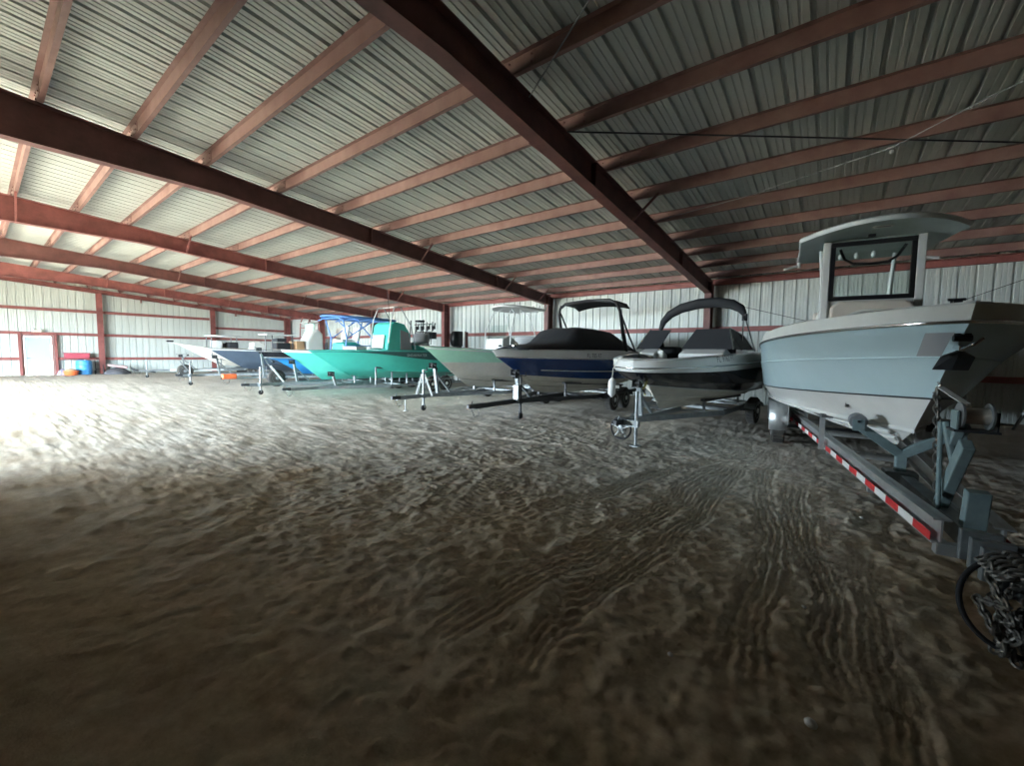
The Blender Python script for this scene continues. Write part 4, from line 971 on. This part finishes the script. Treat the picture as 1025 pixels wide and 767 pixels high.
# ------------------------------------------------------------------ boat 6: teal skiff with blue framed top
P6 = (-17.0, 7.3)
h6 = Hull(6.6, [dict(x0=1.6, z0=.46, zT=.40, bT=0, e=3), dict(x0=1.1, z0=.85, zT=.70, bT=1.0, n=1.9, tm=.62, e=2.4), dict(x0=.55, z0=1.28, zT=1.05, bT=1.12, n=2.1, tm=.58, e=2), dict(x0=.05, z0=1.60, zT=1.52, bT=1.18, n=2.2, tm=.55), dict(x0=0, z0=1.67, zT=1.58, bT=1.18, n=2.3, tm=.55)])
b6 = boat_at('bay_boat', 'second teal bay boat, bow left of the long one, under a blue pipe top', P6, 0)
h6.mesh([aqua_gel, aqua_gel, aqua_gel, white_gel, white_gel], b6); h6.deck(b6, .32, 1.15, .36, .9, white_gel, white_gel); h6.rail(b6, 3, .018, white_gel)
mb = MB(); mb.prism([(2.3, 1.15), (2.35, 2.0), (2.9, 2.06), (3.3, 1.9), (3.3, 1.15)], -.45, .45, teal_gel); cs = mb.build('console', b6, bevel=.05)
mb = MB(); mb.box((0, 2.6, 2.10), (.7, .5, .12), white_gel); mb.build('console_lid', cs, bevel=.04)
mb = MB()
for s_ in (-1, 1):
    mb.tube([(s_*.6, 2.3, 1.3), (s_*.62, 2.4, 2.2), (s_*.7, 2.2, 3.0)], .03, blue_canvas, 8); mb.tube([(s_*.6, 3.8, 1.3), (s_*.62, 3.7, 2.2), (s_*.75, 4.0, 3.0)], .03, blue_canvas, 8)
    mb.tube([(s_*.62, 2.4, 2.2), (s_*.75, 3.6, 3.0)], .025, blue_canvas, 8); mb.tube([(s_*.62, 3.7, 2.2), (s_*.70, 2.8, 3.0)], .025, blue_canvas, 8); mb.tube([(s_*.62, 2.4, 1.9), (s_*.62, 3.7, 1.9)], .02, blue_canvas, 8)
for y in (2.0, 2.8, 3.6, 4.4): mb.tube([(-.95, y, 2.98), (-.5, y, 3.05), (.5, y, 3.05), (.95, y, 2.98)], .025, blue_canvas, 8)
mb.build('pipe_top_frame', b6, smooth=50)
rows = ttop_rows(2.0, 1.95, 1.7, 4.8, 3.06, .06, .07)
mb = MB(); mb.grid(rows, blue_canvas, True); mb.build('canvas_top', b6, smooth=45)
mb = MB()
for x, y, z in ((-.3, 2.9, 2.45), (.25, 3.1, 2.4), (.3, 4.0, 2.2)): mb.box((x, y, z), (.45, .10, .6), white_pipe, Matrix.Rotation(R(-12), 3, 'X'))
mb.build('side_curtain', b6, bevel=.03)
mb = MB(); mb.box((.2, 4.6, 2.0), (.9, .5, .5), beige_vinyl); mb.box((.2, 4.9, 2.45), (.9, .14, .5), beige_vinyl); mb.box((.3, 4.2, 1.75), (.6, .4, .3), blackfr); mb.build('leaning_post', b6, bevel=.06)
outboard(b6, 0, 6.95, 1.65, black_gel, 1.2)
mb = MB()
for x in (-.5, .5): mb.tube([(x, 6.6, 1.6), (x, 6.7, 3.3)], .03, dark_steel, 8)
mb.build('shallow_anchor_pole', b6, smooth=50)
t6 = trailer('galvanised trailer with a white jack tube ahead of the second teal bow', (P6[0], P6[1], 0), 0, -1.4, (4.3,), .95, .36, 6.4, h6, zpost=1.2, ypost=.6, join=.9, eye=(.55, 1.30), yj=-.84, jackx=.19, jacktop=1.0, jackfoot=0, winch_mt=galv)

# ------------------------------------------------------------------ boats 7 to 9, far left
P7 = (-20.5, 7.8)
h7 = stdhull(6.2, 2.3, 1.58, 1.55, 1.9, .42, .55, n=2.1, ztop_band=.26, zmid=.5)
b7 = boat_at('skiff_boat', 'blue bottomed skiff with a black side stripe, white covered console and low white board', P7, 0)
h7.mesh([blue_gel, blue_gel, blue_gel, black_gel, white_gel], b7); h7.deck(b7, .3, 1.0, .34, .9, white_gel, grey_white); h7.rail(b7, 3, .03, galv)
mb = MB(); mb.prism([(1.9, 1.0), (2.0, 2.1), (2.3, 2.6), (2.6, 2.72), (2.85, 2.5), (2.9, 1.0)], -.42, .42, white_gel); cs = mb.build('console_cover', b7, bevel=.1)
mb = MB(); mb.box((0, 1.72, 1.85), (.8, .4, .5), tan); mb.build('cooler_seat', b7, bevel=.03)
mb = MB(); mb.prism([(2.4, 1.9), (2.5, 3.0), (2.56, 3.0), (2.46, 1.9)], -.7, .15, mint_gel); mb.build('green_panel', b7, bevel=.02)
mb = MB(); mb.box((-.1, .9, 2.36), (.9, 1.3, .06), white_pipe); mb.build('casting_board', b7, bevel=.02)
mb = MB()
for x, y in ((-.4, .5), (.3, .5), (-.4, 1.4), (.3, 1.4)): mb.tube([(x, y, 1.6), (x, y, 2.35)], .025, dark_steel, 6)
mb.box((0, 1.0, 1.85), (.6, .6, .3), canvas); mb.box((.1, .9, 2.12), (.5, .4, .16), canvas); mb.build('board_frame', b7)
mb = MB(); mb.box((.2, 3.6, 2.0), (.8, .5, .6), beige_vinyl); mb.box((.2, 3.9, 2.55), (.75, .2, .6), beige_vinyl); mb.build('helm_seat', b7, bevel=.1)
outboard(b7, 0, 6.5, 1.5, black_gel)
t7 = trailer('trailer with an orange coupler guard and large upright wheel under the blue bottomed skiff', (P7[0], P7[1], 0), 0, -1.45, (4.2,), .95, .42, 6.0, h7, zpost=1.68, ypost=.25, join=.8, eye=(.75, 1.25), winch_mt=galv)
mb = MB(); mb.box((0, -1.15, .50), (.22, .55, .22), orange); mb.build('coupler_guard', t7, bevel=.05)
wheel(t7, .35, .62, .38, .24, 1, rim=galv); mb = MB(); mb.bar((.55, .3, .95), (.55, .85, .2), .06, .06, white_pnt); mb.bar((.35, .62, .38), (.0, .62, .42), .05, .05, galv); mb.build('spare_wheel_arm', t7)
P8 = (-23.3, 6.58)
h8 = stdhull(5.9, 2.2, 1.70, 1.62, 1.6, .55, .75, n=2.1, ztop_band=.05, zmid=.5)
b8 = boat_at('skiff_boat', 'slate navy skiff with a white rim, third from the left end wall', P8, 0)
h8.mesh([slate_gel, slate_gel, slate_gel, slate_gel, white_gel], b8); h8.deck(b8, .3, 1.1, .36, .9, white_gel, grey_white); h8.rail(b8, 3, .025, white_gel)
mb = MB(); mb.prism([(1.9, 1.1), (2.0, 2.0), (2.3, 2.08), (2.6, 1.9), (2.65, 1.1)], -.3, .3, white_gel); mb.build('console', b8, bevel=.04)
mb = MB()
for s_ in (-1, 1):
    mb.tube([(s_*.5, 4.6, 1.2), (s_*.45, 4.7, 3.2)], .03, steel_red, 8); mb.tube([(s_*.5, 5.4, 1.2), (s_*.45, 5.3, 3.2)], .03, steel_red, 8); mb.tube([(s_*.45, 4.7, 3.2), (s_*.45, 4.85, 3.55), (s_*.45, 5.15, 3.55), (s_*.45, 5.3, 3.2)], .03, steel_red, 8)
for z in (1.9, 2.4, 2.9): mb.tube([(-.47, 4.66, z), (.47, 4.66, z)], .025, steel_red, 8)
mb.box((0, 5.0, 3.2), (.95, .65, .05), white_pipe); mb.build('poling_tower', b8, smooth=50)
mb = MB(); mb.box((.0, 3.3, 1.85), (.8, .5, .4), beige_vinyl); mb.build('helm_seat', b8, bevel=.08)
outboard(b8, 0, 6.2, 1.6, dark_steel)
t8 = trailer('galvanised trailer with a jack post under the slate navy skiff', (P8[0], P8[1], 0), 0, -1.1, (4.0,), .9, .45, 5.7, h8, zpost=1.3, ypost=.6, join=.9, eye=(.6, 1.32), yj=-.62, jackx=.18, jacktop=1.0, jackfoot=0, rim=galv)
P9 = (-30.2, 6.85)
h9 = stdhull(5.6, 2.2, 2.02, 1.50, 2.4, .55, .70, n=2.1, ztop_band=.06, zmid=.5)
b9 = boat_at('skiff_boat', 'white skiff with a raised bow, boat closest to the left end wall', P9, -4)
h9.mesh([cream_gel, cream_gel, cream_gel, cream_gel, grey_white], b9); h9.deck(b9, .3, 1.0, .4, .9, white_gel, grey_white); h9.rail(b9, 3, .025, white_gel)
mb = MB(); mb.box((0, .05, 2.08), (.25, .3, .10), blackfr); mb.build('bow_roller', b9, bevel=.03)
rows = ttop_rows(1.9, 1.9, 1.7, 3.4, 2.42, .05, .03)
mb = MB(); mb.grid(rows, white_pipe, True); mb.build('hard_top', b9, smooth=45)
mb = MB()
for x, y in ((-.6, 1.9), (.6, 1.9), (-.6, 3.2), (.6, 3.2)): mb.tube([(x, y, 1.1), (x, y, 2.42)], .025, galv, 6)
mb.build('hard_top_leg', b9, smooth=50)
mb = MB(); mb.box((.3, 2.2, 1.95), (.7, .5, .45), white_pipe); mb.box((.3, 3.0, 1.9), (.9, .5, .4), canvas); mb.box((-.4, 2.6, 1.8), (.6, .5, .5), grey_vinyl); mb.build('helm_seat', b9, bevel=.06)
outboard(b9, 0, 5.9, 1.45, dark_steel)
t9 = trailer('galvanised trailer with upright wheels under the white skiff by the end wall', (P9[0], P9[1], 0), R(-4), -1.6, (3.9,), .9, .42, 5.4, h9, zpost=1.25, ypost=.7, join=.9, eye=(.95, 1.42), yj=-1.0, jackx=-.15, jacktop=1.0, jackfoot=0, rim=galv)
wheel(t9, .75, .55, .38, .24, 1, rim=galv); mb = MB(); mb.bar((.95, .3, .95), (.95, .8, .2), .06, .06, galv); mb.bar((.75, .55, .38), (.0, .55, .42), .05, .05, galv); mb.build('spare_wheel_arm', t9)

# ------------------------------------------------------------------ things by the end wall
wx = XL+.34
o = MB(); o.box((0, 0, 0), (.40, 1.05, .30), red_plastic); o.box((0, 0, .16), (.44, 1.12, .05), red_plastic); o = o.build('storage_tray', bevel=.03); o.location = (XL+.42, 3.78, 1.13)
tag(o, 'dull red tray lying on the low girt above the blue drum', 'tray')
t = thing('plastic_drum', 'blue plastic drum standing by the end wall under the red tray', 'drum', (wx+.35, 4.02, 0))
mb = MB(); mb.lathe([(0, .30), (.03, .34), (.25, .36), (.28, .345), (.31, .36), (.6, .36), (.63, .345), (.66, .36), (.84, .33), (.88, .29)], (0, 0, 0), (0, 0, 1), blue_plastic, 24); mb.build('drum_body', t, smooth=30)
mb = MB(); mb.cyl((.12, .05, .87), (.12, .05, .91), .04, white_pnt, 12); mb.build('bung', t)
t = thing('plastic_tub', 'small orange tub on the dirt in front of the blue drum', 'tub', (wx+.85, 3.42, 0))
mb = MB(); mb.lathe([(0, .24), (.04, .28), (.20, .32), (.26, .33), (.27, .30), (.1, .26)], (0, 0, 0), (0, 0, 1), orange, 22); mb.build('tub_body', t, smooth=40)
mb = MB(); mb.lathe([(.24, .29), (.34, .22), (.38, .05)], (0, 0, 0), (0, 0, 1), tan, 16); mb.build('tub_contents', t, smooth=40)
t = thing('hand_truck', 'dark hand truck leaning on the end wall right of the blue drum', 'hand truck', (wx-.05, 4.72, 0))
mb = MB()
for y in (-.17, .17): mb.tube([(.25, y, .1), (.02, y, .95)], .02, dark_steel, 8)
for z in (.3, .6, .93): mb.tube([(.25-.27*(z-.1), -.17, z), (.25-.27*(z-.1), .17, z)], .016, dark_steel, 8)
mb.box((.38, 0, .03), (.26, .36, .02), dark_steel); mb.build('truck_frame', t)
for y in (-.2, .2): mb = MB(); mb.lathe([(-.03, .04), (-.03, .12), (.03, .12), (.03, .04)], (.2, y, .12), (0, 1, 0), rubber, 16); mb.build('truck_wheel', t, smooth=40)
def heap(name, label, cat, loc, rx, ry, h, mt, seed):
    mb = MB(); rows = []; rs = random.Random(seed)
    for i in range(7):
        f = i/6; rr = math.cos(f*math.pi/2)**.7 if f < 1 else 0.0
        rows.append([((rx*rr*(1+.18*math.sin(3*q+seed)+.1*math.sin(7*q)))*math.cos(q), ry*rr*(1+.15*math.sin(2*q+seed))*math.sin(q), h*f+.03*math.sin(5*q+i)*(0 if i == 0 else 1)) for q in [2*math.pi*k/20 for k in range(20)]])
    mb.grid(rows, mt, True); o = mb.build(name, smooth=60); o.location = loc; return tag(o, label, cat)
heap('folded_tarp', 'dark grey tarp heaped at the foot of the end wall column', 'tarp', (wx+.75, 5.45, 0), .45, .75, .42, tarp, 2)
heap('cloth_heap', 'faded purple cloth bundle on the dirt next to the white door', 'cloth', (wx+.35, 3.12, 0), .22, .2, .36, lilac, 5)
o = MB(); o.box((0, 0, 0), (.5, .9, .14), pink_cloth); o = o.build('foam_pad', bevel=.05); o.location = (wx+.75, 5.45, .50); o.rotation_euler = (R(-10), 0, 0); tag(o, 'faded pink foam pad lying on top of the dark tarp', 'pad')
t = thing('scrap_pipe', 'bent dark pipe lying along the end wall right of the tarp', 'pipe', (wx+.6, 6.6, 0)); mb = MB(); mb.tube([(0, -.5, .35), (.1, -.2, .22), (0, .2, .2), (.1, .7, .06)], .045, dark_steel, 8); mb.build('pipe', t, smooth=50)
t = thing('exit_light', 'small cream lamp housing above the white door', 'lamp', (XL+.22, 2.25, 2.56)); mb = MB(); mb.box((0, 0, 0), (.12, .42, .14), beige_vinyl); mb.build('lamp_housing', t, bevel=.02)
for y in (-.13, .13): mb = MB(); mb.lathe([(0, .05), (.06, .07), (.08, .04)], (.05, y, .08), (.8, 0, .3), white_pnt, 12); mb.build('lamp_head', t, smooth=40)

# ------------------------------------------------------------------ tie rods and cables under the roof
def wire(name, label, cat, pts, r, mt):
    mb = MB(); mb.tube(pts, r, mt, 6); return tag(mb.build(name, smooth=60), label, cat)
wire('tie_rod', 'dark tie rod running level under the purlins at the right', 'rod', [(-3.45, 5.8, 5.13), (2.05, 9.44, 4.83), (5.3, 11.6, 4.645)], .012, dark_steel)
wire('cable', 'pale cable drooping from the dark frame up to the right end wall', 'cable', [(-3.47, 9.85, 4.80), (-1.6, 9.4, 4.80), (.56, 8.64, 4.87), (1.35, 7.95, 4.96), (3.3, 6.4, 5.10)], .006, galv)
wire('tie_rod', 'thin pale rod crossing the first bay beside the dark frame', 'rod', [(-3.5, 4.85, 5.21), (-2.21, 4.03, 5.27), (-.9, 3.2, 5.36)], .010, galv)
wire('cable', 'thin dark cable across the wall behind the ice blue boat', 'cable', [(-3.4, 16.35, 3.66), (-.4, 16.35, 2.75), (2.0, 16.35, 2.95), (3.76, 16.35, 3.72), (5.5, 16.35, 4.1)], .010, dark_steel)
t = thing('hanging_bulb', 'small white bulb on the pale cable below the purlins', 'bulb', (.56, 8.64, 4.83)); mb = MB(); mb.lathe([(-.03, .012), (-.02, .03), (.015, .035), (.04, .012)], (0, 0, -.02), (0, 0, -1), white_pnt, 12); mb.build('bulb_glass', t, smooth=60)

# ------------------------------------------------------------------ stones on the dirt
for i, (x, y, r, l) in enumerate(((-.05, 3.32, .016, 'white stone in the tyre tracks left of the trailer tongue'), (-.62, 2.30, .016, 'pale stone low in the foreground left of centre of the tracks'), (.02, 2.25, .028, 'flat grey stone in the lower right foreground'), (.35, 5.6, .02, 'small pale stone beside the reflective tape'))):
    mb = MB(); rs = random.Random(i)
    mb.lathe([(-.6*r, .2*r), (-.4*r, .85*r), (0, r), (.4*r, .75*r), (.6*r, .2*r)], (0, 0, 0), (.2, .1, 1), concrete, 9); o = mb.build('stone', smooth=50); o.location = (x, y, r*.45); tag(o, l, 'stone', 'loose stones')
